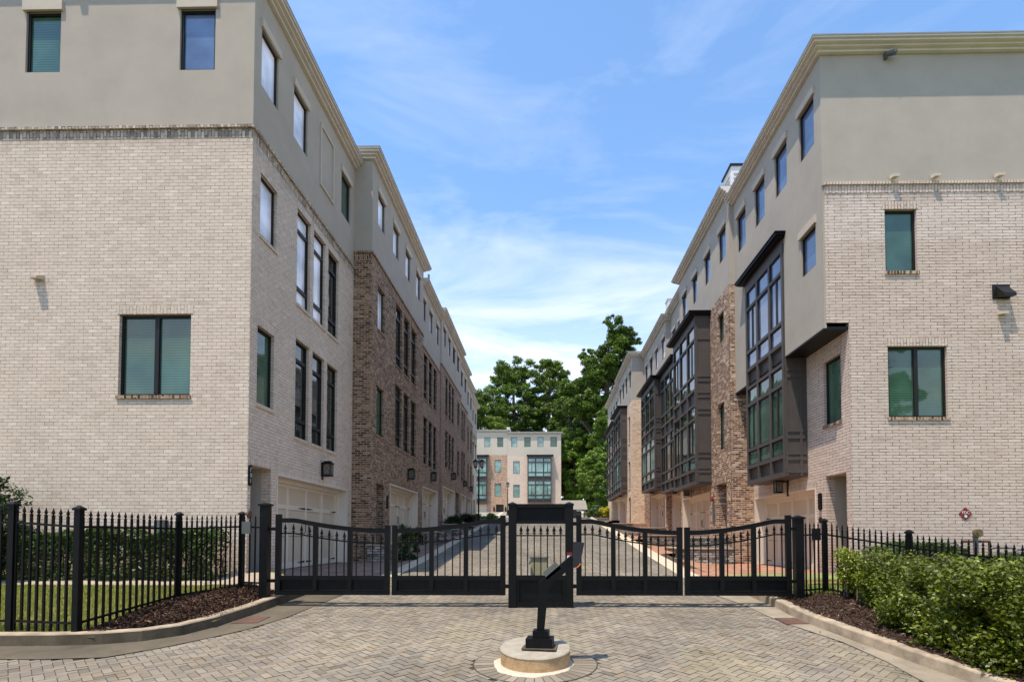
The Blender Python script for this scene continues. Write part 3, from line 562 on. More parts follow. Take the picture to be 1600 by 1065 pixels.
m=MB(); F=front(14.045); d=.165; m.hexa([F(10.61-d,0,2.62),F(10.61,0,2.62-d),F(10.61+d,0,2.62),F(10.61,0,2.62+d)],[F(10.61-d,.012,2.62),F(10.61,.012,2.62-d),F(10.61+d,.012,2.62),F(10.61,.012,2.62+d)]); m.build('sign_plate',M['red'],SG)
def text(par,s_,size,loc,mat,rot=(R(90),0,0),name='lettering'):
    c=bpy.data.curves.new(name,'FONT'); c.body=s_; c.size=size; c.align_x='CENTER'; c.align_y='CENTER'; c.extrude=.003; o=bpy.data.objects.new(name,c); sc.collection.objects.link(o)
    bpy.context.view_layer.update(); me=bpy.data.meshes.new_from_object(o.evaluated_get(bpy.context.evaluated_depsgraph_get())); bpy.data.objects.remove(o); me.materials.clear(); me.materials.append(mat)
    ob=link(name,me,par); ob.location=Vector(loc)-WL[par.name]; ob.rotation_euler=rot; return ob
text(SG,'FDC',.10,(10.61,14.028,2.645),M['white'])
m=MB(); m.tube([(10.61,14.035,2.555),(10.61,14.026,2.555)],.035,12); m.build('sign_symbol',M['white'],SG)
# B'
rB,Pq=house_right('right townhouse with the tumbled multicolour brick entry tower beside a brown bay',7.0,20.6,28.2,1.5,11.1,15.05,'tumbled_brick',
  [(20.98,21.83),(22.92,23.77),(24.88,25.73),(26.78,27.63)],(12.84,14.06),
  [('single',21.22,22.0,9.66,10.8,'teal'),('single',21.28,22.05,5.42,7.26,'teal')],(23.24,27.85),3.91,(26.2,3.95),(0,1))
for o in list(rB.children):
    if o.name.startswith('brick_wall'): bpy.data.objects.remove(o)
m=MB(); m.wall(Pq,20.6,23.2,-.2,11.5,[(21.22,22.0,9.66,10.8),(21.28,22.05,5.42,7.26),(21.08,22.3,-.2,4.1,.9)],rev=.16,n=.03); m.wall(Pq,23.2,28.2,-.2,4.6,[(23.24,27.85,-1,3.91,.36)])
m.wall(front(20.57),6.97,19,-.2,11.5); m.quad([Pq(20.6,.03,11.5),Pq(23.2,.03,11.5),Pq(23.2,-.02,11.5),Pq(20.6,-.02,11.5)],[(20.6,0),(23.2,0),(23.2,.1),(20.6,.1)])
m.wall(Pl((0,23.2,0),(1,0,0),(0,1,0)),6.97,7.05,-.2,11.5)
m.build('brick_wall',M['tumbled_brick'],rB)
m=MB(); m.wall(Pq,23.2,28.2,4.6,11.1); m.build('upper_wall',M['stucco'],rB)
m=MB(); m.wall(Pq,21.08,22.3,-.2,4.1,n=-.9); m.lbox(Pq,21.3,22.1,-.9,-.85,1.5,3.8,1); m.build('front_door',[M['bronze'],M['door_dark']],rB)
m=MB(); m.lbox(Pq,21.04,22.34,.02,.045,4.1,4.31,swap=True); m.build('door_lintel',M['tumbled_brick'],rB)
bay(rB,Pq,22.95,26.8,4.2,11.35,-.05,.68,('dark','dark'))
m=MB(); m.lbox(Pq,22.55,22.68,.03,.10,2.55,3.4); m.build('gas_lantern_pipe',M['pipe'],rB)
m=MB(); m.tube([Pq(22.75,.03,3.55),Pq(22.75,.12,3.55)],.09,12); m.build('fire_bell',M['red'],rB)
m=MB(); m.box(7.45,8.0,21.6,22.6,14.9,16.75); m.box(7.4,8.05,21.55,22.65,16.75,16.83,1)
for k in range(6): m.box(7.43,7.45,21.75,22.45,15.5+k*.18,15.56+k*.18,2)
for k in range(6): m.box(7.55,7.9,21.58,21.6,15.5+k*.18,15.56+k*.18,2)
m.build('chimney',[M['white'],M['bronze'],M['stucco']],rB)
# C'
rC,Pc=house_right('right townhouse set back with a narrow brown bay between two larger bays',7.6,28.2,32.8,1.95,11.3,15.15,'light_brick',
  [(28.5,29.3),(30.1,30.9),(31.55,32.4)],(12.84,14.06),[],(29.2,32.5),4.35,(31.0,4.4),(0,0))
bay(rC,Pc,29.0,32.6,4.5,11.5,-.05,.68,('dark','dark'))
# D'
rD,Pd=house_right('right townhouse with a brown bay just before the white brick tower',7.3,32.8,40.06,2.35,11.3,14.95,'tumbled_brick',
  [(33.0,33.9),(35.0,35.9),(36.8,37.7),(38.6,39.4)],(12.84,14.06),[('single',39.0,39.6,9.4,10.8,'dark')],(33.1,37.6),4.7,(36.0,4.8),(1,0))
bay(rD,Pd,32.95,37.4,4.9,11.55,-.05,.68,('tealbright','dark'))
m=MB(); m.box(7.5,8.1,32.9,33.6,15.1,16.3); m.box(7.45,8.15,32.85,33.65,16.3,16.36); m.build('chimney',M['white'],rD)
# E'
rE,Pe=house_right('white brick tower townhouse projecting from the right row',6.46,40.06,47.2,2.9,11.95,15.15,'light_brick',
  [(40.7,41.5),(42.5,43.3),(44.2,45.0),(45.9,46.7)],(13.1,14.3),[('single',41.2,42.0,9.0,11.0,'dark'),('single',41.2,42.0,5.6,7.6,'dark'),('single',41.1,42.0,3.0,4.9,'dark')],(43.0,46.9),5.0,(45,5.2),(1,1))
bay(rE,Pe,42.6,46.9,5.3,12.0,-.05,.52,('tealbright','dark'))
# F'
rF,Pf=house_right('last townhouse of the right row with a brown bay and two cream garage doors',6.7,47.2,57.5,3.35,11.95,15.3,'light_brick',
  [(48.2,49.0),(50.0,50.8),(52.0,52.8),(54,54.8)],(13.1,14.3),[],(49.6,53.4),5.4,(51,5.6),(0,1))
bay(rF,Pf,48.4,54.2,5.4,12.0,-.05,.5,('dark','dark'))
# ------------------------------------------------------------------ houses closing the street
GF='townhouses closing the far end of the street'
def far_house(lab,x0,x1,ztop,zbk,brick,wins4,tall,bayx,door=None,lowgar=None):
    Y=88; t=thing('townhouse',((x0+x1)/2,Y,5.5),lab,'townhouse',GF); F=front(Y)
    m=MB(); m.wall(F,x0,x1,4.6,zbk,[(a,b,c,d) for a,b,c,d in tall]+([(door[0],door[1],4.6,7.0,.6)] if door else []),rev=.2)
    m.wall(Pl((x1,0,0),(0,1,0),(1,0,0)),Y,Y+11,4.6,zbk); m.wall(Pl((x0,0,0),(0,1,0),(-1,0,0)),Y,Y+11,4.6,zbk); m.build('brick_wall',M[brick],t)
    m=MB(); m.wall(F,x0,x1,zbk,ztop,[(a,b,16.25,17.8) for a,b in wins4],rev=.12); m.wall(Pl((x1,0,0),(0,1,0),(1,0,0)),Y,Y+11,zbk,ztop); m.wall(Pl((x0,0,0),(0,1,0),(-1,0,0)),Y,Y+11,zbk,ztop); m.build('stucco_wall',M['far_stucco'],t)
    for i,(a,b) in enumerate(wins4): f=window(t,F,a,b,16.25,17.8,'single',('tealbright','teal')[i%2],dep=.08); lintel(f,F,a,b,17.8,.25)
    for a,b,c,d in tall: window(t,F,a,b,c,d,'single','tealbright' if brick!='white_brick' else 'teal',dep=.08)
    if door:
        m=MB(); m.lbox(F,door[0],door[1],-.7,-.6,4.6,7.0); m.build('front_door',M['door_dark'],t)
        for x in (door[0]-.3,door[1]+.3): m=MB(); m.lbox(F,x-.1,x+.1,.02,.2,5.9,6.6); m.build('wall_lantern',M['black_metal'],t)
    if lowgar: m=MB(); m.lbox(F,lowgar[0],lowgar[1],0,.05,5.0,7.0); m.build('garage_door',M['door_cream'],t)
    b0,b1=bayx; bay(t,F,b0,b1,7.2,14.75,-.05,.7,('tealbright','tealbright'))
    cornice(t,x0,x1,Y,Y+11,ztop,(0,1,1,0)); m=MB(); m.box(x0,x1,Y,Y+11,ztop-.05,ztop); m.build('roof',M['roof'],t); return t
M['far_stucco']=solid('pale_stucco',(0.550,0.485,0.391),.95,.05,1.3,spec=.2)
M['rosy_brick']=brickmat('rosy_brick',[(0,(0.242,0.129,0.077)),(.4,(0.418,0.247,0.155)),(1,(0.605,0.416,0.284))],(0.550,0.416,0.301),mort=.012,bump=.4)
M['pink_brick']=brickmat('pink_brick',[(0,(0.638,0.495,0.378)),(1,(0.748,0.594,0.473))],(0.550,0.416,0.310),mort=.008,bump=.3)
far_house('pale far townhouse closing the street, brown bay on its whitish brick',-5.9,2.75,18.35,14.75,'pink_brick',[(-5.25,-4.3),(-3.15,-2.15),(-1.02,-.08),(1.05,2.08)],[(-4.92,-3.9,11.9,13.95),(-4.92,-3.9,8.1,10.15)],(-2.6,1.2))
tf=far_house('far townhouse of rosy brown brick behind the street lamp at the end of the street',-16,-5.92,18.7,14.95,'rosy_brick',[(-9.57,-8.63),(-7.5,-6.55),(-12,-11),(-14,-13)],[(-7.9,-6.88,12.1,14.15),(-7.9,-6.88,8.3,10.35)],(-12.9,-9.1),(-7.7,-6.45),(-12.6,-9.2))
m=MB(); m.box(-6.0,-5.5,88.2,90,18.9,19.5); m.build('chimney',M['cornice'],tf)
# ------------------------------------------------------------------ ground
def struct(o): o['kind']='structure'; return o
def sheet(name,pts,zf,mat,uvs=None):
    """a triangulated strip list: rows of points [(x,y),...]"""
def strip(name,A,B,zA,zB,mat,nu=1,skirt=0):
    """ruled surface between two polylines given at the same y stations; z from functions"""
    m=MB()
    for i in range(len(A)-1):
        for k in range(nu):
            def q(j,kk):
                f=kk/nu; x=A[j][0]*(1-f)+B[j][0]*f; y=A[j][1]*(1-f)+B[j][1]*f; za=zA(*A[j]); zb=zB(*B[j]); return (x,y,za*(1-f)+zb*f)
            ps=[q(i,k),q(i,k+1),q(i+1,k+1),q(i+1,k)]; m.quad(ps,[(p[0],p[1]) for p in ps])
    o=m.build(name,mat); return struct(o)
def interp(T,y):
    ys=[t[0] for t in T]; return float(np.interp(y,ys,[t[1] for t in T]))
plane=lambda off:(lambda x,y:gz(y)+off)
# road edge (inner side of the gutter) as x(y)
RL=[(7.1,-5.75),(7.9,-5.17),(8.67,-4.68),(9.46,-4.5),(10.8,-4.40),(12,-4.35),(15.4,-3.95),(20,-3.93),(27,-4.12),(34,-4.35),(44,-4.6),(60,-5.2),(90,-6.5)]
RR=[(-25,4.3),(6.4,4.28),(7,4.35),(7.9,4.33),(8.8,4.05),(10.9,3.88),(12.3,3.62),(15.2,3.65),(21.6,3.78),(32,4.1),(42,4.38),(54,4.75),(90,6)]
# base terrain
xs=np.unique(np.concatenate([np.linspace(-900,-60,15),np.linspace(-60,60,61),np.linspace(60,900,15)])); ys=np.unique(np.concatenate([np.linspace(-600,-30,12),np.linspace(-30,110,71),np.linspace(110,1500,20)]))
GX,GY=np.meshgrid(xs,ys); wx=np.clip((22-np.abs(GX))/3,0,1)*np.clip((GY-5)/3,0,1)*np.clip((100-GY)/3,0,1)
GZ=S*np.clip(GY,-25,92)-.06-1.0*wx+np.where(GY>100,np.clip((GY-100)*.02,0,6),0)
V=np.stack([GX.ravel(),GY.ravel(),GZ.ravel()],1); nx=len(xs); I=(np.arange(len(ys)-1)[:,None]*nx+np.arange(nx-1)[None,:]).ravel(); Fq=np.stack([I,I+1,I+nx+1,I+nx],1)
struct(npmesh('ground',V,Fq,M['farground'],smooth=True))
# herringbone pavers: joint bed and one quad per paver
m=MB()
m.quad([(-40,-20,gz(-20)),(5.2,-20,gz(-20)),(5.2,7.3,gz(7.3)),(-40,7.3,gz(7.3))],[(0,0)]*4); m.quad([(-6.2,7.3,gz(7.3)),(5.2,7.3,gz(7.3)),(5.2,12,gz(12)),(-6.2,12,gz(12))],[(0,0)]*4)
m.quad([(-5,12,gz(12)),(4.6,12,gz(12)),(4.6,31,gz(31)),(-5,31,gz(31))],[(0,0)]*4); m.quad([(-5.2,31,gz(31)),(4.8,31,gz(31)),(9,88,gz(88)),(-16,88,gz(88))],[(0,0)]*4)
struct(m.build('road_bed',M['joint']))
def pavers():
    w_=.1016; g=.0042; c45=math.cos(math.pi/4); out=[]
    n=700
    i=np.arange(-n,n); j=np.arange(-n,n); Ia,Ja=np.meshgrid(i,j); 
    # lattice (1,1) and (2,-2); H brick at (0,0)-(2,1), V brick at (2,-1)-(3,1)
    bx=Ia+2*Ja; by=Ia-2*Ja
    cx_,cy_=[],[]; hz=[]
    for (dx,dy,h) in ((1,.5,1),(2.5,0,0)):
        X=(bx+dx)*w_; Yv=(by+dy)*w_; cx_.append(((X-Yv)*c45).ravel()); cy_.append(((X+Yv)*c45+30).ravel()); hz.append(np.full(X.size,h))
    cx=np.concatenate(cx_); cy=np.concatenate(cy_); h=np.concatenate(hz)
    keep=(cy>3.6)&(cy<62)&(cx>-16)&(cx<6.2)
    cx,cy,h=cx[keep],cy[keep],h[keep]
    xl=np.interp(cy,[a for a,b in RL],[b for a,b in RL]); xl=np.where(cy<7.1,-16,xl); xr=np.interp(cy,[a for a,b in RR],[b for a,b in RR])
    keep=(cx>xl-.06)&(cx<xr+.06)&((cx+.11)**2+(cy-7.0)**2>.74**2); cx,cy,h=cx[keep],cy[keep],h[keep]
    a=np.where(h==1,w_-g,w_/2-g); b=np.where(h==1,w_/2-g,w_-g); n=len(cx); V=np.zeros((n,4,3)); tilt=rng.normal(0,.0012,(n,4)); lift=rng.normal(0,.0010,n)
    for k,(sx_,sy_) in enumerate(((-1,-1),(1,-1),(1,1),(-1,1))):
        u=a*sx_; v=b*sy_; X=cx+(u-v)*c45; Y=cy+(u+v)*c45; V[:,k,0]=X; V[:,k,1]=Y; V[:,k,2]=S*Y+.0075+tilt[:,k]+lift
    base=np.array([.240,.202,.152]); r=rng.random(n); t=rng.random(n)
    col=base[None]*(.84+.26*r[:,None]); warm=(t>.90)[:,None]; col=np.where(warm,col*np.array([1.05,1.0,.92]),col); cool=(t<.20)[:,None]; col=np.where(cool,col*np.array([.90,.93,.98]),col); dark=(rng.random(n)>.95)[:,None]; col=np.where(dark,col*.78,col)
    big=np.zeros(n)                      # tyre lanes, worn and mossy areas
    for k in range(26):
        fx,fy,ph=rng.uniform(.2,4.5),rng.uniform(.15,3.2),rng.uniform(0,6.3); big+=np.sin(cx*fx*rng.choice([-1,1])+cy*fy+ph)/(1+fx+fy)
    big/=big.std(); moss=np.clip(big-.7,0,2)[:,None]*.16; col=col*(1+.06*big[:,None]); col=col*(1-moss)+np.array([.20,.165,.07])*moss
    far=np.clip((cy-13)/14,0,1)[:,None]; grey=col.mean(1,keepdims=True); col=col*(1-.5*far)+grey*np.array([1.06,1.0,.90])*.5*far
    return V.reshape(-1,3),np.arange(4*n).reshape(-1,4),col
V,Fq,col=pavers(); struct(npmesh('paver_road',V,Fq,M['paver'],col))
m=MB(); m.quad([(-6.0,60,gz(60)+.008),(5.1,60,gz(60)+.008),(9,88,gz(88)+.008),(-16,88,gz(88)+.008)],[(0,0)]*4); struct(m.build('far_paving',solid('far_paving',(.27,.24,.19),.9,.12,2)))
# ring of pavers round the keypad plinth
m=MB(); c=(-.11,7.0); n=40
for i in range(n):
    a0=2*math.pi*i/n; a1=2*math.pi*(i+1)/n; ps=[(c[0]+r*math.cos(a),c[1]+r*math.sin(a)) for r,a in ((.45,a0),(.786,a0),(.786,a1),(.45,a1))]; m.quad([(x,y,S*y+.0095) for x,y in ps],[(0,0)]*4)
struct(m.build('ring_joint',M['joint']))
Vr=[];Cr=[]
for i in range(n):
    a0=2*math.pi*(i+.05)/n; a1=2*math.pi*(i+.95)/n
    for r,a in ((.455,a0),(.77,a0),(.77,a1),(.455,a1)): x,y=c[0]+r*math.cos(a),c[1]+r*math.sin(a); Vr.append((x,y,S*y+.013))
    Cr.append(np.array([.24,.20,.15])*(.7+.5*random.random()))
struct(npmesh('paver_ring',np.array(Vr),np.arange(4*n).reshape(-1,4),M['paver'],np.array(Cr)))
# gutters
yl=[8.0,8.3,8.67,9.46,10.2,10.8,11.4,12.2]
KL=[(-40,7.62),(-12,7.62),(-7.7,7.66),(-6.9,7.70),(-6.3,7.78),(-5.85,7.95),(-5.5,8.3),(-5.32,8.9),(-5.22,9.8),(-5.2,10.8),(-5.18,11.5),(-5.15,12.2)]
GI=[(-40,7.05),(-12,7.05),(-7.4,7.05),(-6.5,7.05),(-5.75,7.15),(-5.35,7.6),(-4.98,8.2),(-4.72,8.7),(-4.5,9.6),(-4.42,10.7),(-4.38,11.5),(-4.35,12.2)]
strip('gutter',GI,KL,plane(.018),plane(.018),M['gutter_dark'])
KR=[(6.2,-20),(4.95,3),(4.85,5.5),(4.76,6.4),(4.64,7.1),(4.5,8.05),(4.38,9.2),(4.36,10.0),(4.42,10.7),(4.36,11.3),(4.34,12.2)]
GR_=[(5.6,-20),(4.3,3),(4.28,5.5),(4.28,6.4),(4.34,7.1),(4.30,8.05),(4.02,9.2),(3.92,10.0),(3.90,10.7),(3.80,11.3),(3.64,12.2)]
strip('gutter',KR,GR_,plane(.018),plane(.018),M['gutter'])
def kerb(name,path,side,w_=.17,h=.17,mat='kerbc'):
    """kerb with a battered face, rounded arris and joints"""
    m=MB(); P=[Vector((x,y,0)) for x,y in path]; prof=[(0,-.2),(0,.01),(.006,h-.025),(.016,h-.008),(.032,h),(w_,h),(w_,-.2)]
    # resample
    pts=[P[0]]; 
    for a,b in zip(P,P[1:]):
        k=max(1,int((b-a).length/.25)); pts+= [a.lerp(b,(i+1)/k) for i in range(k)]
    rows=[]
    for i,p in enumerate(pts):
        d=(pts[min(i+1,len(pts)-1)]-pts[max(i-1,0)]).normalized(); nn=Vector((-d.y,d.x,0))*side; wob=.0025*math.sin(i*.9)
        rows.append([(p.x+nn.x*u,p.y+nn.y*u,gz(p.y)+v+(wob if v>0 else 0)) for u,v in prof])
    for i in range(len(rows)-1):
        for k in range(len(prof)-1):
            ps=[rows[i][k],rows[i+1][k],rows[i+1][k+1],rows[i][k+1]]; m.quad(ps if side<0 else ps[::-1],[(0,0)]*4,0 if k<2 else 1)
    for r in (rows[0],rows[-1]): m.quad(r,[(0,0)]*len(r))
    return struct(m.build(name,[M[mat],M['kerbc']]))
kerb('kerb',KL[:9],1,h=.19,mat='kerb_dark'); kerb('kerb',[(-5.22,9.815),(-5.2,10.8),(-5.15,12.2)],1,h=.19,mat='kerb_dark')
kerb('kerb',KR[:9][::-1],1); kerb('kerb',[(4.34,12.0),(4.36,11.3),(4.40,10.72),(4.38,10.03)],1)
for x0,x1,y0,y1 in ((-5.2,-4.78,9.1,9.62),(3.98,4.36,9.15,9.62)):
    t=thing('drain_grate',((x0+x1)/2,(y0+y1)/2,gz(y0)),('rusty drain cover in the gutter left of the gate' if x0<0 else 'rusty drain cover in the gutter right of the gate'),'drain cover','drain covers')
    m=MB(); P=[(x0,y0),(x1,y0+.04),(x1-.02,y1),(x0,y1)]; m.hexa([(x,y,gz(y)+.010) for x,y in P],[(x,y,gz(y)+.028) for x,y in P]); m.build('cover',M['rust'],t)
# left verge: lawn, path and bark bed
def zL(x,y):
    d=min(1,max(0,(y-7.9)/1.1)) if x<-6.2 else min(1,max(0,(-5.35-x)/.9)); d=d*d*(3-2*d)
    lawn=.66+(y-7.9)*.125; return (gz(y)+.13)*(1-d)+max(lawn,gz(y)+.13)*d
def patch(name,x0,x1,y0,y1,zf,mat,n=20,clip=None,off=0):
    X=np.linspace(x0,x1,n+1); Y=np.linspace(y0,y1,n+1); m=MB()
    for a,b in zip(X,X[1:]):
        for c_,d in zip(Y,Y[1:]):
            if clip and not clip((a+b)/2,(c_+d)/2): continue
            ps=[(a,c_),(b,c_),(b,d),(a,d)]; m.quad([(x,y,zf(x,y)+off) for x,y in ps],ps)
    return struct(m.build(name,mat))
inL=lambda x,y: (y>7.75 if x<-6.3 else y>8.0+ (x+6.3)*.9) and x<-5.32-(.0 if y>9 else (9-y)*.25)
mulchL=lambda x,y:(x>-6.75 and x<-5.3 and y>7.85 and y<11.3 and inL(x,y) and x>-6.85+(y-9.9)*.55*(y>9.9))
patch('verge',-30,-5.3,7.7,12.6,lambda x,y:zL(x,y)-(.06 if mulchL(x,y) else 0),M['grass_base'],90,lambda x,y:(inL(x,y) or x<-8),off=-.005)
patch('bark_bed',-6.8,-5.3,7.8,11.3,zL,M['mulch_base'],46,mulchL,off=.015)
patch('footpath',-30,-6.9,11.05,11.55,zL,solid('path',(.36,.29,.21),.95,.15,2),30,off=.012)
patch('footpath',-7.0,-5.3,11.15,12.4,zL,solid('path',(.36,.29,.21),.95,.15,2),10,off=.012)
def zR(x,y): d=min(1,max(0,(x-4.6)/.9)); return gz(y)+.14+.05*d
patch('verge',4.5,30,-20,14.1,lambda x,y:zR(x,y)-(.06 if y<11.2 else 0),M['grass_base'],90,lambda x,y:x>np.interp(y,[k[1] for k in KR],[k[0] for k in KR])+.17)
mulR=lambda x,y:y<11.0 and x>np.interp(y,[k[1] for k in KR],[k[0] for k in KR])+.12 and x<6.2+(11-y)*.45
patch('bark_bed',4.3,9,3,11.0,zR,M['mulch_base'],80,mulR,off=.02)
# drives and edge strips beyond the gate
def terr_left():
    T=[(12.2,19.0,1.15,-6.69),(19.0,27.2,1.6,-6.04),(27.2,32.1,2.03,-6.11),(32.1,39.8,2.45,-6.04),(39.8,45.5,2.87,-6.36),(45.5,51.5,3.2,-6.71),(51.5,60,3.6,-7.19)]
    for y0,y1,lv,xf in T:
        n=8; m=MB()
        for i in range(n):
            a=y0+(y1-y0)*i/n; b=y0+(y1-y0)*(i+1)/n
            for k in range(4):
                def pt(y,k):
                    x0=interp(RL,y)-.42; f=k/4; x=x0*(1-f)+(xf)*f; z=(gz(y)+.012)*(1-f**.7)+lv*f**.7; return (x,y,z)
                ps=[pt(a,k),pt(a,k+1),pt(b,k+1),pt(b,k)]; m.quad(ps[::-1],[(p[0],p[1]) for p in ps[::-1]])
            ps=[(xf,a,lv),(xf-1.6,a,lv),(xf-1.6,b,lv),(xf,b,lv)]; m.quad(ps[::-1],[(p[0],p[1]) for p in ps[::-1]])
        struct(m.build('driveway',M['drive_brick']))
terr_left()
TR=[(12.2,20.6,1.03,7.82),(20.6,28.2,1.5,7.02),(28.2,32.8,1.95,7.62),(32.8,40.0,2.35,7.32),(40.0,47.2,2.9,6.5),(47.2,60,3.35,6.72)]
for y0,y1,lv,xf in TR:
    n=8; m=MB()
    for i in range(n):
        a=y0+(y1-y0)*i/n; b=y0+(y1-y0)*(i+1)/n
        for k in range(4):
            def pt(y,k):
                x0=interp(RR,y)+.5; f=k/4; x=x0*(1-f)+xf*f; s=min(1,f*2); z=(gz(y)+.012)*(1-s)+lv*s; return (x,y,z)
            ps=[pt(a,k),pt(a,k+1),pt(b,k+1),pt(b,k)]; m.quad(ps,[(p[0],p[1]) for p in ps])
        ps=[(xf,a,lv),(xf+1.6,a,lv),(xf+1.6,b,lv),(xf,b,lv)]; m.quad(ps,[(p[0],p[1]) for p in ps])
    struct(m.build('driveway',M['walk_brick']))
st=[12.2,15.3,18,21,25,30,36,44,52,60,75,88]
strip('edge_strip',[(interp(RL,y)-.45,y) for y in st],[(interp(RL,y)-.0,y) for y in st],plane(.02),plane(.02),M['strip'])
strip('edge_strip',[(interp(RR,y),y) for y in st],[(interp(RR,y)+.52,y) for y in st],plane(.02),plane(.02),M['strip'])
# ------------------------------------------------------------------ low stone walls
def stone(lab,x0,x1,y,z0,z1,dep=.35,cap=True,ret=0):
    t=thing('stone_wall',((x0+x1)/2,y,z0),lab,'stone wall','low stone retaining walls between the drives')
    m=MB(); m.box(x0,x1,y,y+dep,z0-.6,z1-.05); 
    if ret: m.box(x0,x0+.3,y+dep,y+dep+ret,z0-.3,z1-.05)
    m.build('stonework',M['stone_wall'],t); 
    m=MB(); m.box(x0-.03,x1,y-.03,y+dep+.02,z1-.05,z1); 
    if ret: m.box(x0-.03,x0+.33,y+dep+.02,y+dep+ret,z1-.05,z1)
    m.build('coping',M['concrete'],t,bevel=.01)
stone('nearest stone retaining wall on the right, before the multicolour brick tower',4.9,6.94,20.15,1.0,1.62,ret=2)
stone('upper tier of stone wall stepping up behind the nearest one on the right',5.5,6.94,21.3-.6,1.5,2.02,dep=.25)
stone('stone retaining wall below the brown bays on the right',5.2,6.95,28.2,1.45,2.1,ret=1.5)
stone('stone retaining wall right of the road in front of the cream garages',4.7,7.25,32.8,1.9,2.55,ret=4)
stone('farthest stone wall before the white brick tower',4.9,6.4,39.7,2.35,2.95,ret=5)
stone('dark stone retaining wall in front of the dark brown brick corner on the left',-6.0,-5.2,18.6,1.1,1.78,ret=.8)
stone('low stone planter wall further up on the left',-5.95,-4.9,27.0,1.75,2.25,ret=1.2)
stone('stone planter wall on the left before the high cornice house',-5.95,-5.0,32.0,2.2,2.75,ret=1)
# ------------------------------------------------------------------ fences and gates
FM=M['fence_metal']
def post(name,par,x,y,z0,z1,w_=.075,mat=None,cap=.018):
    m=MB(); h=w_/2; m.box(x-h,x+h,y-h,y+h,z0-.2,z1-.05); m.box(x-h-cap,x+h+cap,y-h-cap,y+h+cap,z1-.05,z1-.02)
    m.hexa([(x-h-cap,y-h-cap,z1-.02),(x+h+cap,y-h-cap,z1-.02),(x+h+cap,y+h+cap,z1-.02),(x-h-cap,y+h+cap,z1-.02)],[(x-.01,y-.01,z1+.02),(x+.01,y-.01,z1+.02),(x+.01,y+.01,z1+.02),(x-.01,y+.01,z1+.02)])
    return m.build(name,mat or FM,par,bevel=.004)
def finial(m,x,y,z,r=.014,s=1):
    m.lathe((x,y,z),[(r*1.5*s,0),(r*1.8*s,.012*s),(r*.8*s,.022*s),(r*.8*s,.03*s),(r*1.7*s,.05*s),(r*.9*s,.085*s),(.001,.13*s)],6)
def fence_panel(par,a,b,n,r=.0125,dx=.25,end=.06):
    """a,b = (x,y,zbottom,ztop of pickets)"""
    m=MB(); A=Vector(a[:2]); B=Vector(b[:2])
    for i in range(n):
        f=(i+.5)/n; p=A.lerp(B,f); z0=a[2]*(1-f)+b[2]*f; z1=a[3]*(1-f)+b[3]*f
        m.box(p.x-r,p.x+r,p.y-r,p.y+r,z0,z1-.12); finial(m,p.x,p.y,z1-.125,r)
    d=(B-A).normalized(); nn=Vector((-d.y,d.x))*.014
    for k,(oa,ob) in enumerate(((a[3]-dx,b[3]-dx),(a[2]+.14,b[2]+.14))):
        q=lambda P,s,z:(P.x+nn.x*s,P.y+nn.y*s,z)
        m.hexa([q(A,-1,oa-.016),q(A,1,oa-.016),q(A,1,oa+.016),q(A,-1,oa+.016)],[q(B,-1,ob-.016),q(B,1,ob-.016),q(B,1,ob+.016),q(B,-1,ob+.016)])
    m.build('picket_panel',FM,par)
# left fence: posts (x,y,base,top)
t=thing('metal_fence',(-6.7,8,.66),'black metal picket fence curving round the lawn left of the gate','fence')
LP=[(-11.6,7.95,.63,2.52),(-9.7,7.95,.63,2.52),(-7.82,7.97,.64,2.56),(-6.74,7.86,.62,2.49),(-6.69,9.97,.80,2.49),(-6.08,10.97,.87,2.54)]
for i,p in enumerate(LP): post('post',t,p[0],p[1],p[2]-.1,p[3],.085 if i in(2,3) else .072)
cnt=[16,16,9,16,13]
for i in range(5):
    a,b=LP[i],LP[i+1]; fence_panel(t,(a[0],a[1],a[2]+.05,a[3]-.04),(b[0],b[1],b[2]+.05,b[3]-.04),cnt[i],.0145 if i<4 else .0125)
a=LP[5]; fence_panel(t,(a[0],a[1],1.0,2.5),(-5.52,10.75,1.0,2.48),4)
tb=thing('lock_box',(-5.93,10.93,2.2),'grey green lock box hung on the fence beside the left gate post','box','lock boxes on the fence')
m=MB(); m.box(-5.99,-5.82,10.8,10.88,2.11,2.35); m.build('box_body',M['greybox'],tb,bevel=.008)
t=thing('metal_fence',(5.7,11.3,.8),'black metal picket fence running down behind the shrubs right of the gate','fence')
RP=[(5.02,10.75,.82,2.38),(5.70,11.30,.80,2.40),(6.55,10.0,.62,2.16),(7.02,8.0,.50,1.98),(7.2,5.9,.40,1.86)]
for p in RP[1:]: post('post',t,p[0],p[1],p[2]-.1,p[3],.072)
for i,n in enumerate((5,15,18,18)):
    a,b=RP[i],RP[i+1]; fence_panel(t,(a[0],a[1],a[2]+.06,a[3]-.05),(b[0],b[1],b[2]+.06,b[3]-.05),n)
tb=thing('lock_box',(5.37,11.0,2.1),'dark lock box hung on the fence beside the right gate post','box','lock boxes on the fence')
m=MB(); m.box(5.27,5.41,10.86,10.94,1.98,2.21); m.build('box_body',M['black_metal'],tb,bevel=.008)
GY0=10.6; BM=M['black_metal']
for x0,x1,z0,z1,lab in ((-5.49,-5.33,.85,2.70,'taller square black gate post at the left end of the gates'),(4.77,4.93,.75,2.44,'square black gate post at the right end of the gates')):
    t=thing('gate_post',((x0+x1)/2,GY0,z0),lab,'gate post','posts the outer gates hang on')
    post('shaft',t,(x0+x1)/2,GY0,z0-.2,z1,.155,BM,.025)
    m=MB(); s=1 if x0<0 else -1; xx=x1 if x0<0 else x0
    for z in (1.2,2.2): m.box(min(xx,xx+.12*s),max(xx,xx+.12*s),GY0-.03,GY0+.03,z-.03,z+.03)
    m.build('hinge',BM,t)
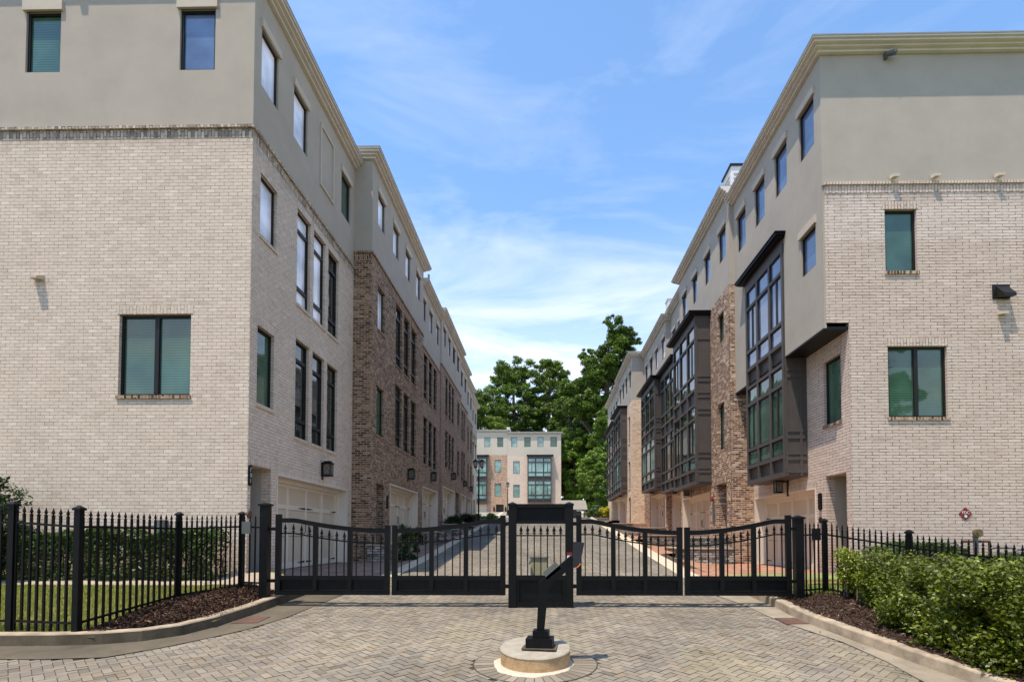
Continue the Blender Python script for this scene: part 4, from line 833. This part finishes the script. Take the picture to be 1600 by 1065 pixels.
def leaf(lab,xh,xm,zb,zhi,zlo):
    """gate leaf from hinge stile xh to meeting stile xm"""
    t=thing('gate_leaf',((xh+xm)/2,GY0,zb),lab,'gate','leaves of the black entrance gates')
    s=1 if xm>xh else -1; Wd=abs(xm-xh); y0,y1=GY0-.03,GY0+.03; X=lambda u:xh+s*u
    def top(u):      # height of the top rail at distance u from the hinge
        f=u/Wd
        if f<.17: return zhi
        g=(f-.17)/.83; return zhi-(zhi-zlo)*(1-(1-g)**1.9)
    m=MB(); bx=lambda a,b,c,d,o=0:m.box(min(X(a),X(b)),max(X(a),X(b)),y0-o,y1+o,c,d)
    bx(0,.10,zb,zhi+.075,.006); bx(Wd-.10,Wd,zb,zlo+.065,.006); us=[.10,.10+(Wd-.2)/3,.10+2*(Wd-.2)/3,Wd-.10]
    for k in (1,2): bx(us[k]-.042,us[k]+.042,zb+.09,top(us[k])-.02,.003)
    N_=18
    for i in range(N_):
        a=.10+(Wd-.2)*i/N_; b=.10+(Wd-.2)*(i+1)/N_; za,zc=top(a),top(b)
        A=[(X(a),y0-.004,za-.085),(X(a),y1+.004,za-.085),(X(a),y1+.004,za),(X(a),y0-.004,za)]; B=[(X(b),y0-.004,zc-.085),(X(b),y1+.004,zc-.085),(X(b),y1+.004,zc),(X(b),y0-.004,zc)]
        m.hexa(A,B) if s>0 else m.hexa(B,A)
    bx(.10,Wd-.10,zb,zb+.075); bx(.10,Wd-.10,zb+.075,zb+.09,.004); bx(.10,Wd-.10,zb+.285,zb+.37)
    m.build('gate_frame',BM,t,bevel=.004)
    p=MB(); p.box(min(X(.1),X(Wd-.1)),max(X(.1),X(Wd-.1)),GY0+.012,GY0+.028,zb+.085,zb+.29); p.build('lower_panel',BM,t)
    q=MB(); drop=.27
    for k in range(3):
        a,b=us[k]+(.042 if k else 0),us[k+1]-(.042 if k<2 else 0)
        for i in range(4):
            u=a+(b-a)*(i+.5+(0))/4; z1=top(u)-.10
            q.box(X(u)-.010,X(u)+.010,GY0-.010,GY0+.010,zb+.37,z1-.15); finial(q,X(u),GY0,z1-.17,.0145,1.35)
        for i in range(5):
            c=a+(b-a)*i/5; d=a+(b-a)*(i+1)/5; za,zc=top(c)-drop-.02,top(d)-drop-.02
            A=[(X(c),GY0-.012,za-.016),(X(c),GY0+.012,za-.016),(X(c),GY0+.012,za+.010),(X(c),GY0-.012,za+.010)]; B=[(X(d),GY0-.012,zc-.016),(X(d),GY0+.012,zc-.016),(X(d),GY0+.012,zc+.010),(X(d),GY0-.012,zc+.010)]
            q.hexa(A,B) if s>0 else q.hexa(B,A)
    q.build('pickets',BM,t)
leaf('outermost left leaf of the black gates, hung on the tall post',-5.20,-2.975,.93,2.41,2.205)
leaf('left gate leaf hung on the central gate panel',-.74,-2.93,.93,2.385,2.205)
leaf('right gate leaf hung on the central gate panel',.62,2.645,.93,2.385,2.165)
leaf('outermost right leaf of the black gates',4.71,2.69,.93,2.385,2.165)
t=thing('gate_centre',(-.07,GY0,.68),'fixed black centre panel with seven pickets between the gates','gate panel')
for x in (-.605,.485): post('post',t,x,GY0,.62,2.70,.15,BM,.014)
y0,y1=GY0-.055,GY0+.045; a,b=-.53,.41
m=MB()
for c,d in ((2.61,2.68),(2.30,2.36)): m.box(a,b,y0,y1,c,d)
m.box(a,b,GY0+.01,GY0+.03,2.36,2.61)
for x in (a,b-.03): m.box(x,x+.03,y0+.01,y1-.01,2.36,2.61)
m.build('top_panel',BM,t,bevel=.004)
m=MB()
for c,d in ((1.22,1.31),(.70,.80)): m.box(a,b,y0,y1,c,d)
m.box(a,b,GY0+.01,GY0+.03,.80,1.22)
for x in (a,b-.05): m.box(x,x+.05,y0+.01,y1-.01,.80,1.22)
m.build('lower_panel',BM,t,bevel=.004)
m=MB(); m.box(a,b,GY0-.012,GY0+.012,2.06,2.085)
for i in range(7): x=a+(b-a)*(i+.7)/7.4; m.box(x-.011,x+.011,GY0-.011,GY0+.011,1.31,2.12); finial(m,x,GY0,2.10,.0145,1.35)
m.build('pickets',BM,t)
for x in (-.70,.58):
    m=MB()
    for z in (1.1,2.3): m.box(x-.05,x+.05,GY0-.03,GY0+.03,z-.035,z+.035)
    m.build('hinge',BM,t)
t=thing('control_box',(-.09,11.1,1.0),'beige control box standing behind the centre gate panel','box')
m=MB(); m.box(-.27,.07,11.0,11.16,1.27,1.62); m.build('enclosure',M['beigebox'],t,bevel=.01); m=MB(); m.box(-.29,.09,10.98,11.17,1.62,1.645); m.box(-.30,-.27,11.0,11.03,1.50,1.56); m.build('lid',M['greybox'],t); m=MB(); m.box(-.14,-.06,11.05,11.12,.6,1.27); m.build('leg',M['black_metal'],t)
t=thing('release_box',(.485,10.5,1.65),'small red and white box fixed on the right post of the centre gate panel','box')
m=MB(); m.box(.44,.53,10.49,10.53,1.62,1.70); m.build('lower_half',M['white'],t); m=MB(); m.box(.438,.532,10.488,10.53,1.70,1.755); m.build('upper_half',M['red'],t)
# ------------------------------------------------------------------ keypad pedestal on its concrete plinth
cx_,cy_=-.11,7.0
t=thing('plinth',(cx_,cy_,S*7),'round concrete plinth in the middle of the drive','plinth')
def rdisc(m,r0,r1,z0,z1,wob=.0,n=48,tilt=S):
    pts0=[];pts1=[]
    for i in range(n):
        a=2*math.pi*i/n; w1=1+wob*(math.sin(3*a+1)+.6*math.sin(7*a)+.5*math.sin(13*a+2))
        for L_,r,z in ((pts0,r0*w1,z0),(pts1,r1*w1,z1)):
            x,y=cx_+r*math.cos(a),cy_+r*math.sin(a); L_.append((x,y,S*cy_+(tilt if z<.1 else .125)*(y-cy_)+z))
    for i in range(n):
        j=(i+1)%n; m.quad([pts0[i],pts0[j],pts1[j],pts1[i]],[(0,0)]*4)
    m.quad(pts1,[(0,0)]*n)
m=MB(); rdisc(m,.435,.44,-.1,.195); m.build('plinth_side',M['disc_side'],t)
m=MB(); rdisc(m,.44,.447,.195,.203); rdisc(m,.447,.436,.203,.215); m.build('plinth_top',M['disc_top'],t)
cx_-=.035; cy_-=.05; m=MB(); rdisc(m,.515,.47,.008,.022,.035); m.build('cement_spill',M['plaster'],t); cx_+=.035; cy_+=.05
t=thing('keypad_pedestal',(-.03,7.0,S*7+.17),'black gooseneck card reader pedestal bolted to the round plinth','pedestal')
zt=S*7+.213
def rotbox(m,cx,cy,hx,hy,z0,z1,ang=R(-6),mi=0):
    c,s=math.cos(ang),math.sin(ang); q=[(cx+x*c-y*s,cy+x*s+y*c) for x,y in ((-hx,-hy),(hx,-hy),(hx,hy),(-hx,hy))]
    m.hexa([(x,y,z0) for x,y in q],[(x,y,z1) for x,y in q],mi)
m=MB(); rotbox(m,-.05,6.97,.215,.155,zt,zt+.012,R(-7)); m.build('base_plate',M['kerb_dark'],t)
m=MB(); rotbox(m,-.05,6.97,.168,.13,zt+.012,zt+.125); m.build('base_cover',BM,t,bevel=.006)
m=MB(); rotbox(m,-.035,6.98,.10,.085,zt+.125,zt+.215); m.build('collar',BM,t,bevel=.006)
m=MB(); b0=(-.045,6.98); h=.048
q0=[(b0[0]-h,b0[1]-h,zt+.21),(b0[0]+h,b0[1]-h,zt+.21),(b0[0]+h,b0[1]+h,zt+.21),(b0[0]-h,b0[1]+h,zt+.21)]
q1=[(-.035-h+.02,6.93,1.49),(-.02+h+.03,6.93,1.45),(-.02+h+.03,7.03,1.45),(-.035-h+.02,7.03,1.49)]
m.hexa(q0,q1); m.build('shaft',BM,t,bevel=.006)
m=MB(); m.hexa([(-.055,6.93,1.49),(.035,6.93,1.40),(.035,7.03,1.40),(-.055,7.03,1.49)],[(.345,6.93,1.83),(.385,6.93,1.72),(.385,7.03,1.72),(.345,7.03,1.83)]); m.build('arm',BM,t,bevel=.005)
m=MB(); A=[(-.03,1.625),(.0,1.555),(.02,1.535)]
m.hexa([(.04,6.93,1.525),(-.015,6.93,1.61),(-.015,7.03,1.61),(.04,7.03,1.525)],[(.215,6.93,1.665),(.145,6.93,1.745),(.145,7.03,1.745),(.215,7.03,1.665)]); m.build('reader_box',M['greybox'],t,bevel=.004)
m=MB(); m.hexa([(.36,6.90,1.665),(.45,6.90,1.70),(.45,7.05,1.70),(.36,7.05,1.665)],[(.375,6.90,1.995),(.505,6.90,1.985),(.505,7.05,1.985),(.375,7.05,1.995)]); m.build('hood',M['hood'] if 'hood' in M else solid('hood_paint',(.030,.031,.034),.5,.1,6,spec=.2),t,bevel=.004)
m=MB(); m.tube([(.41,6.89,1.675),(.44,6.885,1.70),(.455,6.89,1.73)],.007,6); m.build('wire',M['orange'],t)
# ------------------------------------------------------------------ street lamps
def lamp(x,y,zg,h,lab,two=True):
    t=thing('street_lamp',(x,y,zg),lab,'street lamp','black post lamps along the street')
    m=MB(); m.lathe((x,y,zg),[(.19,0),(.19,.12),(.12,.25),(.10,.6),(.06,.75),(.05,h-.9),(.07,h-.85)],10); m.build('pole',M['black_metal'],t)
    for dx in ((-.24,.24) if two else (0,)):
        m=MB(); 
        if two: m.tube([(x,y,zg+h-.9),(x+dx*.6,y,zg+h-.95),(x+dx,y,zg+h-.75)],.03,6)
        c=(x+dx,y,zg+h-.75); m.lathe(c,[(.05,0),(.12,.06),(.13,.1)],10); m.lathe((c[0],c[1],c[2]+.48),[(.25,0),(.24,.04),(.14,.14),(.04,.2),(.001,.27)],10)
        for k in range(4):
            a=k*math.pi/2+.5; m.tube([(c[0]+.12*math.cos(a),c[1]+.12*math.sin(a),c[2]+.08),(c[0]+.23*math.cos(a),c[1]+.23*math.sin(a),c[2]+.49)],.012,4)
        f=m.build('lamp_head',M['black_metal'],t)
        g=MB(); g.lathe(c,[(.11,.1),(.17,.25),(.21,.48)],10); g.build('globe',M['globe'],f)
lamp(-5.0,42,2.85,5.1,'black twin headed street lamp on the left in front of the brown bay',True)
lamp(-4.62,70,4.6,4.3,'single headed black street lamp further off by the white brick house',False)
# mail kiosk roof
t=thing('mail_kiosk',(3.2,60,3.9),'small beige roofed kiosk beyond the gate by the trees','kiosk')
m=MB(); m.hexa([(1.7,59.4,4.85),(4.72,59.4,4.85),(4.72,62,4.85),(1.7,62,4.85)],[(1.85,60.4,5.9),(4.55,60.4,5.9),(4.55,61,5.9),(1.85,61,5.9)]); m.build('roof',M['kiosk'],t)
for x in (1.95,4.3): m=MB(); m.box(x,x+.2,59.8,60.0,3.7,4.85); m.build('post',M['trim'],t)
m=MB(); m.box(2.3,4.1,60.3,60.8,3.9,4.75); m.build('mailboxes',M['greybox'],t)
# ------------------------------------------------------------------ pipework at the house walls
t=thing('pipework',(10.6,13.8,1.0),'fire department standpipe with a round brass head against the cream brick wall','standpipe')
m=MB(); m.tube([(10.6,13.72,.9),(10.6,13.72,2.02)],.055,10); m.lathe((10.6,13.72,2.0),[(.05,0),(.07,.03),(.07,.06)],10); m.build('riser',M['pipe'],t)
m=MB(); m.tube([(10.6,13.70,2.13),(10.6,13.6,2.13)],.10,16); m.tube([(10.6,13.6,2.13),(10.6,13.57,2.13)],.06,12); m.build('inlet_cap',M['brass'],t)
m=MB(); m.tube([(10.3,13.75,1.6),(10.3,13.75,1.93),(10.95,13.75,1.93),(10.95,13.75,1.5)],.035,8); m.build('cross_pipe',M['rust'],t)
def meter(x,y,z,lab,w_=.55,par=None):
    t=thing('gas_meter',(x,y,z-.7),lab,'gas meter','gas meters along the house walls')
    m=MB(); m.tube([(x-w_/2,y,z-.9),(x-w_/2,y,z+.18),(x-w_/2+.06,y,z+.22),(x+w_/2-.06,y,z+.22),(x+w_/2,y,z+.18),(x+w_/2,y,z-.5)],.022,8); m.tube([(x-w_/2,y-.02,z-.1),(x-w_/2,y-.1,z-.1)],.06,10); m.build('pipe',M['pipe'],t)
    m=MB(); m.lbox(W0,x-.11,x+.11,-y-.02,-y+.14,z-.2,z+.1); m.tube([(x,y-.14,z-.02),(x,y-.17,z-.02)],.05,12); m.build('meter_body',M['greybox'],t,bevel=.02)
for i,(x,z,lab) in enumerate(((9.35,1.62,'leftmost gas meter on the cream brick wall'),(9.95,1.66,'gas meter just left of the standpipe'),(11.3,1.55,'gas meter just right of the standpipe'),(11.9,1.5,'second gas meter right of the standpipe'),(12.5,1.5,'rightmost gas meter on the cream brick wall'))): meter(x,13.8,z,lab)
t=thing('utility_pipes',(-9.4,12.15,1.2),'black pipes and grey box above the hedge on the white brick wall','utility box')
m=MB(); m.tube([(-9.42,12.2,1.1),(-9.42,12.2,2.25),(-8.95,12.2,2.25),(-8.95,12.2,1.9)],.02,6); m.tube([(-10.0,12.15,1.1),(-10.0,12.15,2.3)],.06,8); m.tube([(-10.0,12.05,2.25),(-10.0,12.3,2.25)],.05,8); m.tube([(-9.1,12.2,2.28),(-8.6,12.2,2.28)],.018,6); m.build('pipe',M['pipe'],t)
m=MB(); m.box(-8.62,-8.48,12.1,12.28,2.05,2.42); m.build('box_body',M['greybox'],t)
# ------------------------------------------------------------------ vegetation
def unit(n): v=rng.normal(size=(n,3)); return v/np.linalg.norm(v,axis=1,keepdims=True)
def leafquads(C,size,up=.3,asp=.55,var=.35):
    n=len(C); nrm=unit(n); nrm[:,2]=np.abs(nrm[:,2])+up; nrm/=np.linalg.norm(nrm,axis=1,keepdims=True)
    a=np.cross(nrm,unit(n)); a/=np.linalg.norm(a,axis=1,keepdims=True)+1e-9; b=np.cross(nrm,a); s=(size*(1+rng.normal(0,var,n)).clip(.4,2))[:,None]
    V=np.stack([C-a*s,C-b*s*asp+nrm*s*.12,C+a*s,C+b*s*asp+nrm*s*.12],1)
    return V.reshape(-1,3),np.arange(4*n).reshape(-1,4)
def greens(n,base,var=.28,warm=.25):
    r=rng.normal(1,var,n).clip(.45,1.9)[:,None]; c=np.array(base)[None]*r; w_=rng.random(n)[:,None]*warm; return c*(1-w_)+c*np.array([1.5,1.15,.6])*w_
def blobs(C0,R0,k,rb,rmin=.35):
    """k clump centres inside an ellipsoid, pushed towards its surface"""
    u=unit(k); f=(rng.random(k)**.45)[:,None]; f=rmin+(1-rmin)*f
    return np.array(C0)+u*f*np.array(R0), rb*(.6+.8*rng.random(k))
def foliage(Cb,Rb,n,size,base,par,mat='leaf',flat=.75,name='crown',shell_=.55,floor=None,up=.3,bvar=.22):
    k=len(Cb); wgt=Rb**2; idx=rng.choice(k,n,p=wgt/wgt.sum()); u=unit(n); rr=(shell_+(1-shell_)*rng.random(n))[:,None]*Rb[idx][:,None]
    P=Cb[idx]+u*rr*np.array([1,1,flat]); 
    if floor is not None: P=P[P[:,2]>floor]; idx=idx[:len(P)]
    V,Fc=leafquads(P,size,up); bb=rng.normal(1,bvar,k).clip(.55,1.6)[idx][:,None]
    col=np.repeat(greens(len(P),base)*bb,1,axis=0); return npmesh(name,V,Fc,M[mat],col,par)
def trunk(par,base,top,r0,limbs,name='trunk'):
    m=MB(); b=Vector(base); tp=Vector(top); pts=[b.lerp(tp,f)+Vector((random.uniform(-.15,.15),random.uniform(-.15,.15),0))*(1 if 0<f<1 else 0)*r0*3 for f in (0,.2,.4,.6,.8,1)]
    m.tube(pts,[r0*1.3,r0,r0*.85,r0*.65,r0*.45,r0*.2],9)
    for q in limbs:
        f=random.uniform(.3,.92); s=b.lerp(tp,f); e=Vector(q); mid=s.lerp(e,.5)+Vector((0,0,-.06*(e-s).length)); m.tube([s,mid,e],[r0*.42*(1.1-f),r0*.28*(1.1-f),r0*.08],6)
    m.build(name,M['bark'],par)
def tree(lab,x,y,zg,h,rx,crown0,k,n,size,base,rb,ry=None,lean=0,cat='tree',group='trees behind the houses',name='broadleaf_tree',squash=1,parts=None):
    t=thing(name,(x,y,zg),lab,cat,group); zc=zg+crown0+(h-crown0)/2; R0=(rx,ry or rx,(h-crown0)/2)
    if parts: Cb=np.concatenate([blobs(np.array((x,y,zg))+np.array(p[:3]),p[3:6],p[6]*3,p[7])[0] for p in parts]); Rb=np.concatenate([np.full(p[6]*3,p[7]*.72)*(.6+.8*rng.random(p[6]*3)) for p in parts])
    else: Cb,Rb=blobs((x+lean,y,zc),R0,int(k*3.6),rb*.55)
    li=[tuple(Cb[i]) for i in rng.choice(len(Cb),min(16,len(Cb)),replace=False)]
    trunk(t,(x,y,zg),(x+lean,y,zg+h*(.9 if not parts else .8)),h*.018,li); foliage(Cb,Rb*1.0,int(n*2.6),size*.55,(base[0]*1.22,base[1]*1.1,base[2]*1.05),t,flat=.62,shell_=.12,bvar=.16); return t
tree('broad dark green tree at the left behind the far townhouses',-13,112,6,27,7,6,60,26000,.30,(0.088,0.160,0.026),1.9)
tree('tall round topped tree left of centre behind the far townhouses',-6.5,118,6,35,7.5,8,85,42000,.32,(0.102,0.189,0.029),2.0)
tree('tall tree with a pointed crown at the centre behind the far townhouses',1.2,119,6,34.5,6.2,7,80,38000,.32,(0.105,0.184,0.029),1.8)
tree('shorter bright green tree just above the roof of the rosy brick house',-9,103,6,18.5,3.2,6,26,9000,.26,(0.158,0.256,0.039),1.3)
tree('lower dark tree filling the gap behind the pale far townhouse',5.4,112,6,27,4.6,5,60,26000,.30,(0.079,0.144,0.023),1.6)
# tall irregular tree at the right
tree('very tall open branched tree rising above the right row of townhouses',10.3,92,6,36,6,10,0,60000,.28,(0.091,0.168,0.029),1.3,name='tall_tree',
  parts=[(1.5,0,26,3.2,3,4.2,24,1.25),(-1.5,0,23,3.6,3,2.6,20,1.15),(3.5,0,29,2.6,2.2,2.2,12,1.0),(1.2,0,31.5,1.6,1.6,1.8,8,.8),(-3.6,0,18.5,3.6,3,3.2,30,1.25),(-5.9,0,20.6,1.9,1.6,1.6,12,.95),(-2.6,0,21.5,2.4,2,1.6,12,1.0),(2.5,0,15,4,3.5,6,40,1.5),(-3,0,26.4,1.6,1.5,.9,7,.8),(5.5,0,24,2,2,3,12,1.1)])
tree('ivy covered dark tree mass right of the pale far townhouse',7.4,97,5.8,19.5,3.6,0,60,26000,.26,(0.061,0.120,0.018),1.4)
tree('bushy bright green tree below the ivy covered one',5.2,93,5.7,15.5,3.0,0,50,20000,.26,(0.131,0.240,0.033),1.2)
tree('leafy tree close behind the end of the right row',9.2,82,5.4,15.5,3.1,0,50,20000,.22,(0.108,0.200,0.029),1.1)
tree('low bright shrubby tree by the end of the right row',7.0,74,4.9,8.6,2.7,0,44,17000,.18,(0.131,0.240,0.034),.85)
tree('dark slender tree between the pale house and the ivy tree',4.6,100,6,24,2.6,0,36,14000,.26,(0.070,0.136,0.023),1.2)
tree('dark tree hidden partly by the right row roofs',15,96,6,24,5,4,40,14000,.3,(0.079,0.144,0.023),1.8)
# street trees on the near side, which the front windows mirror
for lab,x,y,h,rx in (('street tree across the road behind the viewer, mirrored in the left front windows',-17,-17,21,6),('street tree across the road behind the viewer, between the two others',-1,-24,23,6),('street tree across the road behind the viewer, mirrored in the right front windows',17,-16,21,6),('tall street tree farther right behind the viewer',27,-22,24,7)):
    tree(lab,x,y,-1.6,h,rx,3.5,40,9000,.5,(.10,.18,.03),1.6,group='street trees behind the viewer')
# shrubs and planting
def shrub(name,lab,x,y,z,rx,ry,rz,n,size,base,rb=.25,k=22,mat='glossleaf',cat='shrub',group=None,floor=None):
    t=thing(name,(x,y,z),lab,cat,group); Cb,Rb=blobs((x,y,z+rz),(rx,ry,rz),k,rb,.2); m=MB()
    for i in range(5): a=random.random()*6.28; m.tube([(x,y,z),(x+rx*.3*math.cos(a),y+ry*.3*math.sin(a),z+rz*.7),(x+rx*.6*math.cos(a),y+ry*.6*math.sin(a),z+rz*1.3)],[.02,.014,.006],5)
    m.build('stems',M['bark'],t); foliage(Cb,Rb,n,size,base,t,mat,1,'leaves',.35,floor=z if floor is None else floor); return t
shrub('round_shrub','rounded dark leafed shrub at the far left in front of the white brick wall',-11.8,11.25,1.1,.66,.6,1.12,9000,.04,(.035,.07,.018),.28,34)
def hedge(name,lab,x0,x1,y0,y1,zf,h,n,size,base,mat='glossleaf',twigs=60,prof=None,cat='hedge'):
    t=thing(name,((x0+x1)/2,(y0+y1)/2,zf((x0+x1)/2,(y0+y1)/2)),lab,cat); 
    # points concentrated near the outer faces
    u=rng.random((n,3)); face=rng.integers(0,5,n); d=rng.random(n)**1.8*.16
    X=x0+(x1-x0)*u[:,0]; Y=y0+(y1-y0)*u[:,1]; Z=u[:,2]**.8*h
    Y=np.where(face<=1,y0+d,Y); Y=np.where(face==2,y1-d,Y); Z=np.where(face==3,h-d*.8,Z); X=np.where((face==4)&(u[:,0]<.04),x0+d,X)
    wob=.05*np.sin(X*3.1)+.04*np.sin(X*7.7+1)+.03*np.sin(Y*9); Z=Z+wob*(Z/h); Y=Y+.05*np.sin(X*5+Z*4)
    sparse=(Z<h*.55)&(rng.random(n)<.45); X,Y,Z=X[~sparse],Y[~sparse],Z[~sparse]
    G=np.array([zf(a,b) for a,b in zip(X,Y)]); P=np.stack([X,Y,Z+G],1); V,Fc=leafquads(P,size,.35); c=greens(len(P),base)*(.75+.4*(np.sin(X*2.3)*np.sin(Y*3+Z*5)+1)/2)[:,None]
    npmesh('leaves',V,Fc,M[mat],c,t); m=MB()
    for i in range(twigs):
        x=random.uniform(x0,x1); y=random.uniform(y0+.1,y1-.1); z=zf(x,y); m.tube([(x,y,z-.02),(x+random.uniform(-.1,.1),y+random.uniform(-.1,.1),z+h*.45),(x+random.uniform(-.2,.2),y+random.uniform(-.15,.15),z+h*.85)],[.014,.010,.005],4)
    m.build('stems',M['bark'],t); return t
hedge('clipped_hedge','long clipped dark green hedge along the white brick wall behind the left fence',-14.5,-6.95,11.45,12.05,zL,1.0,34000,.036,(.06,.11,.022),twigs=110)
hedge('clipped_hedge','small clipped hedge at the foot of the cream brick wall behind the right fence',7.6,9.6,12.6,13.3,zR,.82,9000,.028,(.055,.11,.02),twigs=12)
hedge('clipped_hedge','hedge further right along the cream brick wall below the gas meters',9.9,14.5,12.6,13.3,zR,.55,9000,.03,(.05,.10,.02),twigs=12)
# big loose hedge right of the gate
t=thing('shrub_bank',(6.1,8.5,.7),'big loose glossy green shrubs spilling over the kerb in front of the right fence','shrub')
def bank():
    Cs=[];Rs=[];S_=[]
    for i in range(150):
        f=random.random(); y=10.75-f*4.9; xa=5.78-min(1,max(0,f-.12)*1.9)*.78; xb=6.25+f*1.5; x=xa+(xb-xa)*random.random()
        dens=1; h=(.92+.18*f) if f>.25 else .66+f*1.1
        z=gz(y)+.2+h*random.random()**.6; s=.20+.10*random.random(); Cs.append((x,y,z-.12)); Rs.append(s*(.75 if f<.22 else 1.12))
    for i in range(70):     # low skirts hanging over the kerb further down
        f=.42+.58*random.random(); y=10.75-f*4.9; x=5.12+random.random()*.5-.12*f; Cs.append((x,y,gz(y)+.22+random.random()*.45)); Rs.append(.2+.08*random.random())
    return np.array(Cs),np.array(Rs)
Cb,Rb=bank(); foliage(Cb,Rb,100000,.026,(.105,.138,.012),t,'glossleaf',.9,'leaves',.45,floor=.45,up=.45,bvar=.3)
Cy=np.array([(5.55+random.random()*.6,10.75-random.random()*1.3,1.05+random.random()*.72) for i in range(26)]); foliage(Cy,np.full(26,.19),6500,.026,(.20,.25,.025),t,'glossleaf',.9,'new_leaves',.3,up=.4)
m=MB()
for i in range(80):
    f=random.random(); y=10.7-f*4.8; x=5.6+random.random()*(.6+f); z=gz(y)+.17; m.tube([(x,y,z-.05),(x+random.uniform(-.12,.12),y+random.uniform(-.12,.12),z+.45),(x+random.uniform(-.3,.3),y+random.uniform(-.25,.25),z+1.0)],[.016,.011,.005],5)
m.build('stems',M['bark'],t)
# twig of a neighbouring tree at the frame edge
# planting between the drives
shrub('column_shrub','narrow upright green shrub beside the dark brown brick corner on the left',-5.0,19.6,1.2,.28,.28,.62,4200,.03,(.06,.13,.02),.14,20,group='upright shrubs by the left drives')
shrub('column_shrub','second upright green shrub right of the first on the left side',-4.75,20.4,1.3,.25,.25,.50,3600,.03,(.055,.11,.02),.13,18,group='upright shrubs by the left drives')
shrub('low_shrub','low dark shrub at the foot of the upright ones on the left',-4.75,18.9,1.15,.42,.3,.16,2600,.03,(.03,.06,.015),.13,16)
shrub('low_shrub','dark low planting before the garage doors on the left',-5.35,32.6,2.6,.6,.5,.30,3500,.045,(.03,.055,.015),.2,18)
shrub('low_shrub','dark planting further up the left side by the recessed houses',-5.6,39.9,3.0,.6,.9,.28,3500,.05,(.035,.06,.016),.22,18)
t=thing('planting_bed',(-5.2,50,3.3),'mound of lime green ground cover at the left below the street lamp','planting bed')
Cb,Rb=blobs((-5.5,51,3.55),(1.9,2.2,.45),60,.35,.1); foliage(Cb,Rb,16000,.06,(.16,.24,.03),t,'leaf',.6,'leaves',.3,floor=3.2)
m=MB(); m.lathe((-5.5,51,3.05),[(2.3,-.3),(2.2,.2),(1.6,.45),(.1,.7)],24); m.build('soil',M['dirt'],t,smooth=True)
shrub('yellow_shrub','bright yellow green shrub by the end of the right row',6.3,57,3.9,.75,.7,.55,5000,.05,(.42,.40,.02),.25,22,mat='leaf')
shrub('round_shrub','grey green mounded shrub left of the yellow one at the right',5.1,57.5,3.9,.9,.8,.45,5000,.05,(.07,.12,.03),.28,22,mat='leaf')
shrub('round_shrub','low green shrub on the right beside the kiosk',6.2,64,4.3,1.1,1,.6,5000,.06,(.06,.12,.03),.3,22,mat='leaf')
# grass
def blades(name,n,region,zf,h,base):
    P=region(n); k=len(P); ang=rng.random(k)*6.283; w_=.006; hh=h*(.6+.8*rng.random(k)); lx=rng.normal(0,.4,k)*hh; ly=rng.normal(0,.4,k)*hh
    Z=np.array([zf(a,b) for a,b in P]); dx=np.cos(ang)*w_; dy=np.sin(ang)*w_
    V=np.stack([np.stack([P[:,0]-dx,P[:,1]-dy,Z],1),np.stack([P[:,0]+dx,P[:,1]+dy,Z],1),np.stack([P[:,0]+lx,P[:,1]+ly,Z+hh],1)],1)
    o=npmesh(name,V.reshape(-1,3),np.arange(3*k).reshape(-1,3),M['blade'],greens(k,base,.25,.5)); tag(o,None,None,None,'stuff'); return o
def regL(n):
    P=np.stack([rng.uniform(-13,-6.1,n),rng.uniform(7.85,11.05,n)],1); k=[not mulchL(a,b) and inL(a,b) for a,b in P]; return P[np.array(k)]
o=blades('grass',60000,regL,zL,.045,(.27,.30,.075)); tag(o,'short mown grass behind the left fence','grass')
def regR(n):
    P=np.stack([rng.uniform(4.55,9,n),rng.uniform(9.5,12.9,n)],1); k=[b>11.0 or a>6.3 for a,b in P]; return P[np.array(k)]
o=blades('grass',22000,regR,zR,.05,(.20,.29,.06)); tag(o,'short bright grass behind the right fence','grass')
def chips(name,n,reg,zf,lab):
    P=reg(n); k=len(P); Z=np.array([zf(a,b) for a,b in P])+.025+rng.random(k)*.03; C=np.stack([P[:,0],P[:,1],Z],1); V,Fc=leafquads(C,.022,.6,.3,.5)
    r=rng.random(k)[:,None]; col=np.array([.045,.024,.015])[None]*(.4+1.6*r); col=np.where(rng.random(k)[:,None]>.94,np.array([.25,.17,.11]),col)
    o=npmesh(name,V,Fc,M['chips'],col); tag(o,lab,'bark mulch',None,'stuff')
def mL(n):
    P=np.stack([rng.uniform(-6.8,-5.3,n),rng.uniform(7.85,11.3,n)],1); return P[np.array([mulchL(a,b) for a,b in P])]
chips('bark_chips',30000,mL,zL,'dark brown bark chips between the left fence and the kerb')
def mR(n):
    P=np.stack([rng.uniform(4.4,8.5,n),rng.uniform(5.5,11.0,n)],1); return P[np.array([mulR(a,b) for a,b in P])]
chips('bark_chips',36000,mR,zR,'dark brown bark chips under the shrubs by the right kerb')
n=90; X=np.concatenate([rng.uniform(-6,4.3,60),rng.uniform(-5.4,-4.6,15),rng.uniform(4.0,4.5,15)]); Y=np.concatenate([rng.uniform(5.6,11.5,60),rng.uniform(8,11,15),rng.uniform(7,11,15)])
V,Fc=leafquads(np.stack([X,Y,S*Y+.035],1),.020,2.5,.45,.3); o=npmesh('fallen_leaves',V,Fc,M['chips'],np.array([.22,.12,.035])[None]*(.4+rng.random(n)[:,None])); tag(o,'a few dry brown leaves scattered on the pavers and gutters','fallen leaves',None,'stuff')
bpy.context.view_layer.update()
